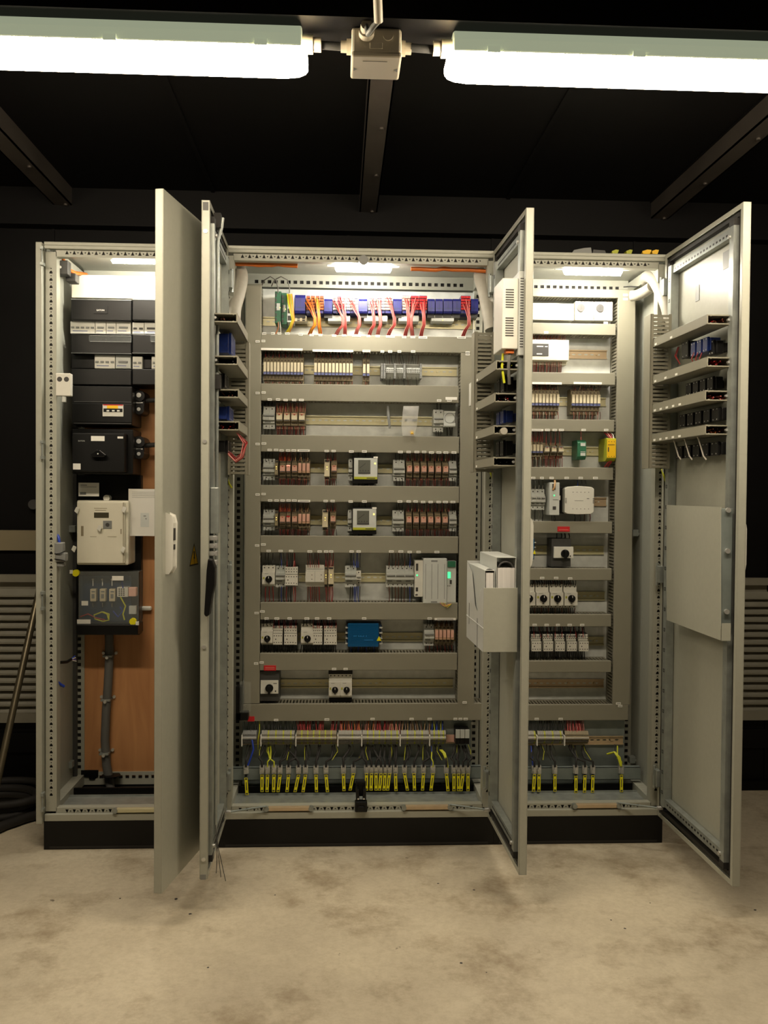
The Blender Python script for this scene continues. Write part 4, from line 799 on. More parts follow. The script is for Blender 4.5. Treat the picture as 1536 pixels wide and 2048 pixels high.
# ---------------------------------------------------------------- row 1 of the middle cabinet: bus terminals with wiring looms
yb = .262
def mk_bus(t, x0, x1, z0, z1, lit=None, yf=.262):
    h = z1-z0; MB().box(x0+.0006, x1-.0006, yf+.02, YB, z0-.012, z1-.006).build('base', 'dgrey', t)
    m = MB(); m.prism([(yf+.03, z0), (yf+.006, z0+.002), (yf, z0+h*.15), (yf, z0+h*.8), (yf+.008, z1-.002), (yf+.03, z1)], x0+.0006, x1-.0006, 'x'); m.build('cover', 'blue', t)
    MB().box((x0+x1)/2-.0006, (x0+x1)/2+.0006, yf-.0006, yf, z0+.006, z1-.008).box(x0+.003, x1-.003, yf-.0006, yf, z0+h*.3, z0+h*.33).build('seam', 'deep_blue', t)
BL = [(589.5, 611), (648, 665), (717, 735), (786, 804), (855.5, 870), (871, 886), (887, 905), (905.5, 922), (942, 957)]
for i, (a, b) in enumerate(BL): dev(mk_bus, 'bus_terminal', 'blue input module, %s blue-faced one from the left in the top row' % ORD[i], 'input module', a, b, 596 if i else 588, 627, 'blue input modules of the top row', yf=.262)
def mk_plug(t, x0, x1, z0, z1, col='orange', yf=.258, n=5):
    h = z1-z0; MB().box(x0+.0006, x1-.0006, yf+.012, YB, z0-.002, z1).build('base', 'blue', t)
    m = MB()
    for i in range(n):
        a = x0+(x1-x0)*i/n; 
        for j in range(5): m.box(a+.0006, a+(x1-x0)/n-.0006, yf+.004, yf+.014, z0+h*(.15+j*.17), z0+h*(.27+j*.17))
    m.build('plug_blocks', col, t)
PG = [(612, 620, 'orange'), (621, 630, 'orange'), (631, 639, 'orange'), (639.5, 647.5, 'orange'), (666, 674, 'white'), (674.5, 683, 'red'), (683.5, 692, 'white'), (692.5, 701, 'white'), (701.5, 716.5, 'white'), (736, 744, 'white'), (744.5, 752, 'white'), (752.5, 761, 'pink'), (761.5, 770, 'white'), (770.5, 785.5, 'pink'), (805, 821, 'pink'), (822, 838, 'red'), (839, 854.5, 'red'), (922.5, 941.5, 'red')]
for i, (a, b, c) in enumerate(PG): dev(mk_plug, 'wired_module', '%s-plugged wired module, %s wired one from the left in the top row' % (c, ORD[i]), 'wired module', a, b, 590, 624, 'wired modules of the top row', yf=.258, col=c)
# looms
LO = [(616, 630, 618, 'o'), (634, 638, 641, 'o'), (671, 686, 671, 'p'), (683, 690, 690, 'r'), (703, 719, 711, 'p'), (743, 748, 738, 'r'), (756, 761, 755, 'p'), (778, 789, 776, 'r'), (813, 817, 810, 'r'), (830, 822, 825, 'p'), (846, 848, 842, 'r'), (932, 938, 926, 'r')]
for i, (xt, xm, xb_, c) in enumerate(LO):
    for k in range(7):
        x = xt-6+k*2; cc = c if k % 3 else ('p' if c == 'r' else 'r') if c != 'o' else 'y' if k == 3 else 'o'
        y0 = 594+R.random()*16
        pts = [P(x, y0, .262), P(x+(xm-x)*.5, y0+16, .245), P(xm+(k-3)*.9, 636, .240), P(xm+(k-3)*.9, 650, .243), P(xb_+(k-3)*1.0+(xm-xb_)*.4, 660, .252), P(xb_+(k-3)*1.1, 672, .275)]
        wire(cc, pts, .0014, '%s wire in loom %s from the left of the top row' % (WN[cc], ORD[i]), 'wiring looms of the top row')
# grey rail-mounted bases under the modules
for i, (a, b) in enumerate(((588, 613), (656, 700), (728, 775), (797, 838), (863, 908))):
    p, q = P(a, 630, .285), P(b, 643, .285)
    t = thing('module_base', 'grey base foot, %s from the left under the top row modules' % ORD[i], 'module base', ((p.x+q.x)/2, .3, q.z), 'base feet of the top row')
    MB().box(p.x, q.x, .285, YB, q.z, p.z).build('body', 'lgrey' if i else 'cream', t, .002)
    m = MB()
    if i == 0:
        for k in (.25, .65):
            for j in range(3): m.box(p.x+(q.x-p.x)*k, p.x+(q.x-p.x)*(k+.22), .2846, .285, q.z+.002+j*.0075, q.z+.007+j*.0075)
    else: m.cyl(((p.x+q.x)/2, .285, q.z+.004), ((p.x+q.x)/2, .2835, q.z+.004), .002, 8)
    m.build('indicator', 'ink' if not i else 'led_yellow', t)
# green boards at the left
def mk_board(t, x0, x1, z0, z1, yf=.252):
    h = z1-z0; MB().box(x0, x1, yf+.006, YB, z0, z1).build('body', 'green', t, .001)
    m = MB()
    for k in range(6): m.box(x0+.002, x0+.007, yf+.002, yf+.006, z0+h*(.05+.155*k), z0+h*(.15+.155*k))
    m.build('terminals', 'dgrey', t); MB().box(x0+.006, x1-.004, yf+.005, yf+.006, z0+h*.4, z0+h*.62).build('face', 'lgrey', t)
    MB().cyl((x1-.004, yf+.006, z0+h*.48), (x1-.004, yf+.0045, z0+h*.48), .0018, 8).build('status_light', 'led_yellow', t)
dev(mk_board, 'interface_module', 'green interface module at the far left of the top row', 'module', 549.5, 562, 582, 645, 'green modules', yf=.252)
dev(mk_board, 'interface_module', 'second green module from the left in the top row, beside yellow wires', 'module', 563, 573, 585, 648, 'green modules', yf=.252)
def mk_comm(t, x0, x1, z0, z1, yf=.256):
    h = z1-z0; MB().box(x0, x1, yf+.004, YB, z0, z1).build('body', 'lgrey', t, .001); MB().box(x0+.003, x1-.003, yf+.0034, yf+.004, z0+h*.06, z0+h*.22).box(x0+.003, x1-.003, yf+.0034, yf+.004, z0+h*.3, z0+h*.46).build('ports', 'ink', t)
dev(mk_comm, 'network_module', 'light module with two black ports behind yellow wires, top row', 'module', 574, 588, 585, 644, yf=.256)
for k in range(7):
    c = 'yyoytyo'[k]; wire(c, [P(574+k*1.6, 588, .25), P(576+k*1.7, 606, .238), P(580+k*1.2, 622, .232), P(584+k*.8, 640, .236), P(578+k*.9, 655, .245), P(567+k*1.4, 672, .27)], .0017, '%s wire in the yellow bundle beside the green modules' % WN[c], 'yellow wire bundle of the top row')
for k, (a, b) in enumerate(((556, 549), (557, 556), (560, 562))): wire('ogw'[k], [P(a, 640, .262), P(a+1, 655, .25), P(b, 673, .27)], .0016, '%s wire hanging below the first green module' % WN['ogw'[k]], 'wires below the first green module')
for a, b, t_ in ((525, 556, 556), (545, 579, 560)):
    wire('g', [P(a-2, 572, .28), P(a+4, 560, .25), P((a+b)/2, 553, .24), P(b-4, 560, .24), P(b, 575, .25), P(b, 586, .256)], .0022, 'grey cable arching over the green modules', 'cables arching over the green modules', 8)
# loom wires behind, orange-red bundles tied under the roof
a, b = P(465, 527, .06), P(595, 531, .06); pts = [a+(b-a)*k/10+Vector((0, 0, R.uniform(-.003, .003))) for k in range(11)]
tag(MB().tube(pts, .008, 8).build('cable_bundle', 'wire_orange'), 'orange cable bundle under the front rail, left of the middle cabinet lamp', 'cable', 'orange bundles under the roof')
a, b = P(822, 537, .06), P(985, 541, .06); pts = [a+(b-a)*k/10+Vector((0, 0, R.uniform(-.003, .003))) for k in range(11)]
tag(MB().tube(pts, .008, 8).build('cable_bundle', 'wire_orange'), 'orange cable bundle under the front rail, right of the middle cabinet lamp', 'cable', 'orange bundles under the roof')
pts = [P(126, 516, .08), P(128, 530, .07), P(138, 540, .09), P(150, 546, .15), P(172, 549, .25)]
tag(MB().tube(pts, .007, 8).build('cable_bundle', 'wire_orange'), 'orange cable bundle in the top left corner of the left cabinet', 'cable', 'orange bundles under the roof')
# ---------------------------------------------------------------- lamps inside the cabinets
def cab_lamp(px0, px1, py, label, clip=True):
    Yl = .075; a, b = P(px0, py, Yl), P(px1, py, Yl); z = (a.z+b.z)/2
    t = thing('cabinet_lamp', label, 'cabinet lamp', ((a.x+b.x)/2, Yl, z), 'slim lamps under the cabinet roofs')
    MB().box(a.x-.03, b.x+.03, Yl-.016, Yl+.016, z+.008, z+.022).box((a.x+b.x)/2-.02, (a.x+b.x)/2+.02, Yl-.01, Yl+.02, z+.02, H-.03).build('lamp_body', 'mgrey', t, .002)
    n = 7; v = []; xs = [a.x, a.x+.006, b.x-.006, b.x]; sc = (.5, 1, 1, .5)
    for x, k in zip(xs, sc):
        for j in range(n): g = math.pi*j/(n-1); v.append((x, Yl-math.cos(g)*.016*k, z+.008-math.sin(g)*.022*k))
    m = MB(); m.add(v, [[i*n+j, i*n+j+1, (i+1)*n+j+1, (i+1)*n+j] for i in range(3) for j in range(n-1)]+[list(range(n)), list(range(3*n, 4*n))[::-1]], True); m.build('diffuser', 'spot_light', t)
    return t
cab_lamp(222, 345, 520, 'slim lit lamp at the top of the left cabinet, partly behind its door')
cab_lamp(670, 783, 537, 'slim lit lamp at the top centre of the middle cabinet')
cab_lamp(1127, 1244, 543, 'slim lit lamp at the top of the right-hand cabinet')
a = P(727, 522, .01); m = MB().cyl((a.x, -.006, a.z), (a.x, .012, a.z), .017, 20); tag(m.build('motion_sensor', 'mgrey'), 'oval grey sensor on the frame above the middle cabinet lamp', 'sensor')

# ---------------------------------------------------------------- right-hand cabinet rows
def mk_thermo(t, x0, x1, z0, z1, yf=.268):
    h = z1-z0; w_ = x1-x0; MB().box(x0+.001, x1-.001, yf, YB, z0, z1).build('body', 'white', t, .002)
    k = MB().cyl((x0+w_*.3, yf, z1-h*.35), (x0+w_*.3, yf-.006, z1-h*.35), w_*.2, 20).build('dial', 'dial', t)
    MB().box(x0+w_*.29, x0+w_*.31, yf-.0066, yf-.006, z1-h*.45, z1-h*.25).build('dial_mark', 'ink', k)
    m = MB()
    for i in range(8): m.box(x0+w_*(.2+i*.085), x0+w_*(.235+i*.085), yf-.0004, yf, z0+h*.12, z0+h*.17)
    m.box(x0+w_*.15, x0+w_*.85, yf-.0004, yf, z0, z0+h*.04); m.build('vent_slots', 'mgrey', t)
dev(mk_thermo, 'thermostat', lambda i: 'white %s thermostat with a round grey dial, top row of right-hand cabinet' % ('left', 'right')[i], 'thermostat', 1150, 1226, 603, 641, 'thermostats', n=2, yf=.268)
def mk_psu(t, x0, x1, z0, z1, yf=.262):
    h = z1-z0; MB().box(x0, x1, yf, YB, z0, z1).build('body', 'white', t, .003); MB().box(x0+.002, x1, yf-.0006, yf, z0+h*.3, z0+h*.31).box(x0+.002, x1, yf-.0006, yf, z0+h*.68, z0+h*.69).build('seams', 'ink', t)
    MB().box(x0+.002, x0+.02, yf-.001, yf, z0+h*.45, z0+h*.95).build('terminals', 'mgrey', t)
dev(mk_psu, 'power_supply', 'long white housing left of the thermostats, top row of right-hand cabinet', 'power supply', 1040, 1148, 606, 640, yf=.262)
def mk_plc(t, x0, x1, z0, z1, yf=.255):
    h = z1-z0; w_ = x1-x0; MB().box(x0, x1, yf+.03, YB, z0, z1).box(x0, x1, yf, yf+.03, z0+h*.13, z1-h*.04).build('body', 'offwhite', t, .002)
    MB().box(x0+w_*.05, x0+w_*.62, yf-.002, yf, z0+h*.3, z0+h*.79).build('panel', 'dgrey', t, .001)
    MB().box(x0+w_*.4, x0+w_*.52, yf-.0026, yf-.002, z0+h*.66, z0+h*.7).box(x0+w_*.4, x0+w_*.5, yf-.0026, yf-.002, z0+h*.36, z0+h*.4).box(x0+w_*.55, x0+w_*.6, yf-.0026, yf-.002, z0+h*.66, z0+h*.69).build('print', 'label', t)
dev(mk_plc, 'controller_module', 'cream controller with dark front window, second row of right-hand cabinet', 'controller', 1030, 1138, 677, 727, yf=.255)
wires(1045, 1130, 669, 679, 26, 'rpot', 'above the cream controller', Y0=.28, spread=.3); wires(1045, 1124, 745, 724, 26, 'rrkp', 'below the cream controller', Y0=.28)
dev(mk_relay_slim, 'interface_relay', lambda i: 'slim relay, %s of the ten in the left block, third row of right-hand cabinet' % ORD[i], 'relay', 1049, 1120, 775, 828, 'slim relays in the right-hand cabinet', n=10)
dev(mk_relay_slim, 'interface_relay', lambda i: 'slim relay, %s of the eight in the right block, third row of right-hand cabinet' % ORD[i], 'relay', 1144, 1202, 777, 828, 'slim relays in the right-hand cabinet', n=8)
for a, b, n, k in ((1052, 1118, 16, 'left'), (1145, 1202, 14, 'right')): wires(a, b, 769, 780, n, 'nrkt', 'above the %s relay block, third row right-hand cabinet' % k); wires(a, b, 839, 824, n, 'pnw', 'below the %s relay block, third row right-hand cabinet' % k)
dev(mk_relay_slim, 'interface_relay', lambda i: 'slim relay, %s of five beside three wider ones, fourth row of right-hand cabinet' % ORD[i], 'relay', 1052, 1087, 880, 918, 'slim relays in the right-hand cabinet', n=5)
dev(mk_relay, 'relay', lambda i: 'cream relay, %s of three, fourth row of right-hand cabinet' % ORD[i], 'relay', 1087.5, 1129.5, 885, 916, 'cream relays', n=3, gap=.16, face='cream', led='mgrey')
wires(1054, 1086, 863, 884, 12, 'krnr', 'above the five slim relays of the fourth row'); wires(1090, 1126, 863, 890, 8, 'rk', 'above the three cream relays'); wires(1054, 1086, 934, 914, 10, 'nkw', 'below the five slim relays of the fourth row'); wires(1089, 1126, 934, 912, 10, 'rrn', 'below the three cream relays')
def mk_green(t, x0, x1, z0, z1, yf=.255):
    h = z1-z0; w_ = x1-x0; MB().prism([(YB, z0), (yf+.012, z0), (yf, z0+h*.15), (yf, z1-h*.15), (yf+.012, z1), (YB, z1)], x0, x1, 'x').build('body', 'green', t, .001)
    m = MB()
    for k in (.14, .64): m.box(x0+w_*.35, x1-w_*.1, yf-.0006, yf, z0+h*(k+.05), z0+h*(k+.2))
    m.box(x0+w_*.35, x1-w_*.1, yf-.0006, yf, z0+h*.38, z0+h*.41); m.build('print', 'lgrey', t)
dev(mk_green, 'signal_converter', 'small green module standing alone, fourth row of right-hand cabinet', 'module', 1155, 1172.5, 880, 919, yf=.255)
wires(1160, 1164, 863, 881, 2, 'p', 'above the small green module'); wires(1158, 1162, 934, 918, 1, 'w', 'below the small green module', r=.002)
def mk_safety(t, x0, x1, z0, z1, yf=.232):
    h = z1-z0; w_ = x1-x0; xm = x0+w_*.42
    MB().prism([(YB, z0), (yf+.02, z0), (yf, z0+h*.12), (yf, z1-h*.05), (yf+.01, z1), (YB, z1)], xm, x1, 'x').build('body', 'olive', t)
    MB().box(xm+.001, x1-.001, yf-.002, yf, z0+h*.14, z1-h*.08).build('front', 'yellow_b', t, .001)
    s = MB(); holes(s, lin(xm+.002, x1-.002, 3), (z0+h*.2, z1-h*.16), yf-.002, .0016, 6); s.box(xm+.004, x1-.006, yf-.0026, yf-.002, z1-h*.3, z1-h*.28).box(xm+.004, xm+.008, yf-.0026, yf-.002, z0+h*.4, z0+h*.6); s.build('screw_holes', 'ink', t)
dev(mk_safety, 'safety_relay', 'bright yellow safety relay at the right end of the fourth row', 'safety relay', 1200, 1232, 876, 922, yf=.232)
for k in range(4): wire('rprw'[k], [P(1208+k*4, 864, .27), P(1214+k*4, 870, .25), P(1222+k*2, 879, .24)], .0022, 'wires curving into the top of the yellow safety relay', 'wires above the yellow safety relay')
for k in range(3): wire('rnr'[k], [P(1209+k*3, 934, .27), P(1216+k*3, 925, .25), P(1224, 919, .25)], .0022, 'wires below the yellow safety relay', 'wires below the yellow safety relay')
dev(mk_breaker, 'circuit_breaker', lambda i: 'breaker pole, %s of five joined ones, fifth row of right-hand cabinet' % ORD[i], 'circuit breaker', 1046, 1092, 978, 1020, 'joined breakers of the fifth row', n=5, poles=1)
wires(1052, 1088, 960, 979, 5, 'g', 'above the joined breakers of the fifth row', r=.0018); wires(1052, 1088, 1043, 1019, 5, 'kg', 'below the joined breakers of the fifth row', r=.0018)
def mk_supply(t, x0, x1, z0, z1, yf=.235):
    h = z1-z0; w_ = x1-x0; MB().box(x0+w_*.25, x1, yf, YB, z0+h*.04, z1).build('body', 'lgrey', t, .0015); m = MB().box(x0+w_*.45, x1-w_*.3, yf-.0006, yf, z1-h*.22, z1-h*.04).box(x0+w_*.5, x1-w_*.25, yf-.0006, yf, z0+h*.2, z0+h*.3).box(x0+w_*.5, x1-w_*.1, yf-.0006, yf, z0+h*.49, z0+h*.5); m.build('terminals', 'ink', t)
    MB().cyl((x0+w_*.6, yf, z0+h*.62), (x0+w_*.6, yf-.002, z0+h*.62), .0028, 10).build('status_light', 'led_green', t)
dev(mk_supply, 'power_module', 'tall narrow grey module with green light, fifth row of right-hand cabinet', 'module', 1092, 1119, 965, 1033, yf=.235)
wire('t', [P(1109, 957, .27), P(1110, 965, .238), P(1109, 975, .23), P(1106, 980, .234)], .004, 'tan plug wire at the top of the tall narrow module', 'tan plug wire', 8); wires(1102, 1110, 1046, 1030, 3, 'k', 'below the tall narrow module', r=.0018)
def mk_round(t, x0, x1, z0, z1, yf=.24):
    h = z1-z0; w_ = x1-x0; MB().box(x0, x1, yf+.04, YB, z0+h*.02, z1-h*.04).build('base', 'black', t, .002)
    c = [(x0+w_*.12, z0+h*.08), (x0+w_*.2, z0+h*.02), (x0+w_*.5, z0), (x1-w_*.12, z0+h*.02), (x1-w_*.04, z0+h*.1), (x1-w_*.04, z1-h*.1), (x1-w_*.12, z1-h*.03), (x0+w_*.5, z1), (x0+w_*.2, z1-h*.03), (x0+w_*.12, z1-h*.1)]
    MB().prism(c, yf, yf+.04, 'y').build('cover', 'white', t, .002)
    s = MB(); holes(s, lin(x0+w_*.3, x1-w_*.14, 5), (z0+h*.2, z1-h*.22), yf, .0016, 6)
    for s_ in (x0+w_*.13, x1-w_*.08):
        for k in range(4): s.box(s_, s_+w_*.05, yf-.0004, yf, z0+h*(.4+k*.05), z0+h*(.42+k*.05))
    s.box(x0+w_*.4, x1-w_*.35, yf-.0004, yf, z0+h*.48, z0+h*.49).box(x1-w_*.25, x1-w_*.18, yf-.0004, yf, z0+h*.55, z0+h*.57); s.build('screw_holes', 'ink', t)
    MB().box(x0-w_*.0, x0+w_*.05, yf+.03, yf+.04, z0+h*.5, z0+h*.66).build('label_tag', 'label', t)
dev(mk_round, 'motor_controller', 'white rounded unit on black base, fifth row of right-hand cabinet', 'controller', 1121, 1191, 972, 1029, yf=.24)
wires(1150, 1174, 960, 975, 3, 'bgg', 'above the white rounded unit', r=.0018); wires(1143, 1185, 1043, 1027, 4, 'kgnr', 'below the white rounded unit', r=.0016)
dev(mk_blue, 'distribution_block', 'blue covered block half hidden behind the narrow door, sixth row of right-hand cabinet', 'distribution block', 1030, 1073, 1077, 1120, yf=.252)
def mk_main2(t, x0, x1, z0, z1, yf=.25):
    h = z1-z0; w_ = x1-x0; s = MB().box(x0+w_*.04, x1-w_*.06, yf+.014, YB, z0, z1).mat(1)
    MB().box(x0+w_*.12, x1+w_*.02, yf, yf+.014, z0+h*.32, z0+h*.72).build('face_plate', 'white', t, .001)
    xc = x0+w_*.62; zc = z0+h*.48; r = w_*.19; MB().cyl((xc, yf, zc), (xc, yf-.008, zc), r, 20).box(xc-r*.3, xc+r*.3, yf-.02, yf-.008, zc-r*1.3, zc+r*.8).build('rotary_knob', 'black', t, .0008)
    holes(s, lin(x0+w_*.1, x1-w_*.1, 4), [z1-h*.08], yf+.014, .0022); s.build('body', ['dgrey', 'ink'], t)
    MB().box(x1-w_*.15, x1-w_*.1, yf-.0006, yf, z0+h*.36, z0+h*.42).build('print', 'ink', t)
dev(mk_main2, 'main_switch', 'black and white main switch under a red label, right-hand cabinet', 'main switch', 1103, 1146, 1078, 1134, 'main switches', yf=.25)
wires(1109, 1142, 1066, 1080, 4, 'k', 'above the right-hand main switch', r=.0025)
dev(mk_motor, 'motor_switch', lambda i: 'black-knob motor switch, %s of four in the seventh row, right-hand cabinet' % ORD[i], 'motor switch', 1044, 1157, 1170, 1217, 'motor switches of the right-hand cabinet', n=4, gap=.06, yf=.256, knob_z=.42, bottom=True)
wires(1045, 1153, 1161, 1171, 24, 'knkk', 'above the four black-knob switches', r=.0018); wires(1045, 1152, 1229, 1216, 24, 'kkn', 'below the four black-knob switches', r=.0018)
dev(mk_contactor, 'contactor', lambda i: 'white contactor, %s of seven in the eighth row, right-hand cabinet' % ORD[i], 'contactor', 1014, 1180, 1269, 1305, 'contactors of the right-hand cabinet', n=7, gap=.16, yf=.26, aux=False)
wires(1045, 1172, 1253, 1275, 36, 'kkrk', 'above the row of white contactors', r=.0016, Y0=.27, spread=.4); wires(1045, 1170, 1322, 1303, 34, 'k', 'below the row of white contactors', r=.002)

# ---------------------------------------------------------------- bottom terminals
def mk_tb(t, x0, x1, z0, z1, body='lgrey', yf=.225):
    h = z1-z0; m = MB().prism([(.27, z0+h*.1), (yf+.02, z0), (yf+.008, z0+h*.18), (yf+.004, z0+h*.22), (yf+.004, z0+h*.36), (yf, z0+h*.42), (yf, z0+h*.58), (yf+.004, z0+h*.64), (yf+.006, z0+h*.8), (yf+.016, z1), (.27, z1-h*.1)], x0+.0002, x1-.0002, 'x')
    m.mat(1).box(x0+.0008, x1-.0008, yf+.003, yf+.004, z0+h*.22, z0+h*.38).box(x0+.0004, x1-.0004, yf+.0045, yf+.006, z0+h*.6, z0+h*.72).box(x0+.0008, x1-.0008, yf-.0004, yf, z0+h*.48, z0+h*.5)
    m.mat(2).box(x0, x1, yf-.0008, yf+.001, z0+h*.51, z0+h*.57); m.build('body', [body, 'ink', 'label'], t)
SEG = [(485, 513, 'mgrey', 0), (523, 589, 'term', 5), (593, 673, 'socket', 4), (677, 724, 'term', 10), (725, 799, 'term', 4), (802, 858, 'term', 5), (861, 892, 'term', 3)]
def terminals(SEG, py0, py1, where, pitch=2.9):
    for s, (a, b, c, yl) in enumerate(SEG):
        n = int((b-a)/pitch); sw = '%s terminal group of the %s' % (ORD[s], where); done = {}
        def one(i, col): 
            x = a+(b-a)*i/n; x2 = a+(b-a)*(i+1)/n; Yt = .225; p, q = P(x, (py0+py1)/2, Yt), P(x2, (py0+py1)/2, Yt); z1, z0 = P(x, py0, Yt).z, P(x, py1, Yt).z
            lb = '%s terminal in the %s, bottom strip' % ({'olive': 'green-yellow', 'lgrey': 'grey', 'term': 'grey', 'mgrey': 'dark grey', 'socket': 'brown-grey'}[col], sw)
            if col in done:
                o = done[col][0]; dup(o, (p.x-done[col][1], 0, z0-done[col][2])); return
            t = thing('terminal_block', lb, 'terminal', ((p.x+q.x)/2, .26, z0), sw); mk_tb(t, p.x, q.x, z0, z1, col); done[col] = (t, p.x, z0)
        for i in range(n): one(i, 'olive' if yl and i % yl == yl-1 else c)
        p = P(a-2.5, (py0+py1)/2, .222); q = P(a-.3, (py0+py1)/2, .222); z1, z0 = P(a, py0+8, .222).z, P(a, py1+2, .222).z
        tag(MB().box(p.x, q.x, .222, .27, z0, z1).build('end_clamp', 'label', bevel=.001), 'pale end clamp left of the %s' % sw.replace('terminal group', 'group'), 'end clamp', 'end clamps of the bottom strips')
terminals(SEG, 1463, 1491, 'middle cabinet')
SEG2 = [(1056, 1072, 'term', 5), (1076, 1127, 'term', 5), (1131, 1178, 'socket', 16)]
terminals(SEG2, 1464, 1490, 'right-hand cabinet', 3.1)
for a, b, n, c, k in ((487, 520, 6, 'k', 'first'), (523, 590, 22, 'k', 'second'), (594, 623, 14, 'r', 'third'), (632, 648, 9, 'r', 'third'), (660, 672, 6, 'r', 'third'), (622, 634, 5, 'k', 'third'), (678, 705, 13, 'rorp', 'fourth'), (708, 724, 8, 'onr', 'fourth'), (726, 750, 10, 'npno', 'fifth'), (751, 775, 12, 'r', 'fifth'), (775, 800, 12, 'rtnp', 'fifth'), (800, 860, 22, 'ntkg', 'sixth'), (862, 890, 10, 'bkyb', 'seventh')):
    wires(a, b, 1442, 1468, n, c, 'above the %s terminal group of the middle cabinet' % k, Y0=.24, Y1=.27, r=.0015, spread=.45)
for a, b, n, c, k in ((1056, 1072, 6, 'k', 'first'), (1076, 1128, 22, 'k', 'second'), (1130, 1168, 18, 'rrp', 'third')):
    wires(a, b, 1441, 1468, n, c, 'above the %s terminal group of the right-hand cabinet' % k, Y0=.24, Y1=.27, r=.0015, spread=.4)
wire('y', [P(519, 1442, .27), P(519, 1462, .24), P(516, 1480, .23), P(516, 1500, .25)], .002, 'green-yellow wire running down past the first terminal group', 'single earth wire')
def mk_surge(t, x0, x1, z0, z1, yf=.215):
    h = z1-z0; MB().box(x0+.0004, x1-.0004, yf+.006, .27, z0, z1).build('base', 'black', t, .001); MB().box(x0+.001, x1-.001, yf, yf+.008, z0+h*.42, z1-h*.02).build('plug', 'lgrey', t)['label'] = 'pale blue-green plug'
for i in range(3): dev(mk_surge, 'surge_protector', 'surge protector with pale plug, %s of three right of the bottom strip, middle cabinet' % ORD[i], 'surge protector', 911+i*9.4, 920.4+i*9.4, 1459, 1489, 'surge protectors', yf=.215)
a, b = P(893, 1470, .262), P(911, 1484, .262)
tag(MB().box(a.x, b.x, .262, .266, b.z, a.z).build('copper_plate', 'pink'), 'small copper plate between the bottom strip and the surge protectors', 'plate')
# galvanised channel with cable clamps
def channel(px0, px1, label):
    Yc = .2; a, b = P(px0, 1536, Yc), P(px1, 1536, Yc); z1 = a.z; z0 = P(px0, 1561, Yc).z
    m = MB().box(a.x, b.x, Yc, Yc+.002, z0, z1).box(a.x, b.x, Yc, Yc+.022, z1-.002, z1).box(a.x, b.x, Yc, Yc+.022, z0, z0+.002).box(a.x, b.x, Yc+.02, Yc+.022, z0, z1)
    return tag(m.build('clamp_rail', 'zinc_dull'), label, 'clamp rail', 'clamp rails')
channel(462, 967, 'galvanised channel across the bottom of the middle cabinet carrying cable clamps')
channel(1000, 1281, 'galvanised channel across the bottom of the right-hand cabinet carrying cable clamps')
def lower(cab, xa, xb, tone, label):
    a, b = P(xa, 1500, .30), P(xb, 1500, .30); tag(MB().box(a.x, b.x, .28, .283, P(xa, 1572, .28).z, P(xa, 1441, .28).z).build('lower_plate', tone), label, 'plate', 'lower plates behind the clamps')
lower(cabM, 486, 940, 'zinc_dull', 'galvanised lower plate behind the cables of the middle cabinet'); lower(cabR, 1010, 1245, 'zinc_dull', 'galvanised lower plate behind the cables of the right-hand cabinet')
CX = [(492, 1556, 494, 9), (524, 1550, 524, -2), (535, 1550, 534, 2), (548, 1550, 547, 1), (560, 1550, 556, 3), (577, 1550, 574, 2), (597, 1550, 590, 5), (611, 1550, 606, 3), (632, 1550, 633, -1), (652, 1550, 655, -2), (687, 1548, 688, -2), (707, 1547, 700, 6), (733, 1547, 733, 0), (743, 1547, 742, 0), (752, 1547, 752, 0), (762, 1547, 759, 1), (770, 1547, 768, 3), (779, 1547, 775, 5), (791, 1548, 792, 0), (809, 1547, 815, -5), (828, 1547, 829, 0), (847, 1547, 845, 1), (866, 1547, 862, 3), (893, 1548, 896, -2), (908, 1548, 908, 0), (917, 1548, 917, -1), (926, 1548, 922, 3), (936, 1548, 936, 0)]
TERM = [500, 530, 541, 538, 575, 590, 575, 612, 640, 665, 700, 722, 726, 740, 745, 762, 770, 780, 793, 815, 838, 850, 864, 880, 912, 918, 925, 930]
CR = [(1069, 1549, 1067, 1), (1078, 1549, 1078, 0), (1110, 1549, 1110, 0), (1152, 1552, 1152, 0), (1170, 1551, 1169, 1), (1186, 1551, 1185, 1), (1243, 1550, 1243, 0)]
TR = [1066, 1078, 1100, 1138, 1150, 1165, 1235]
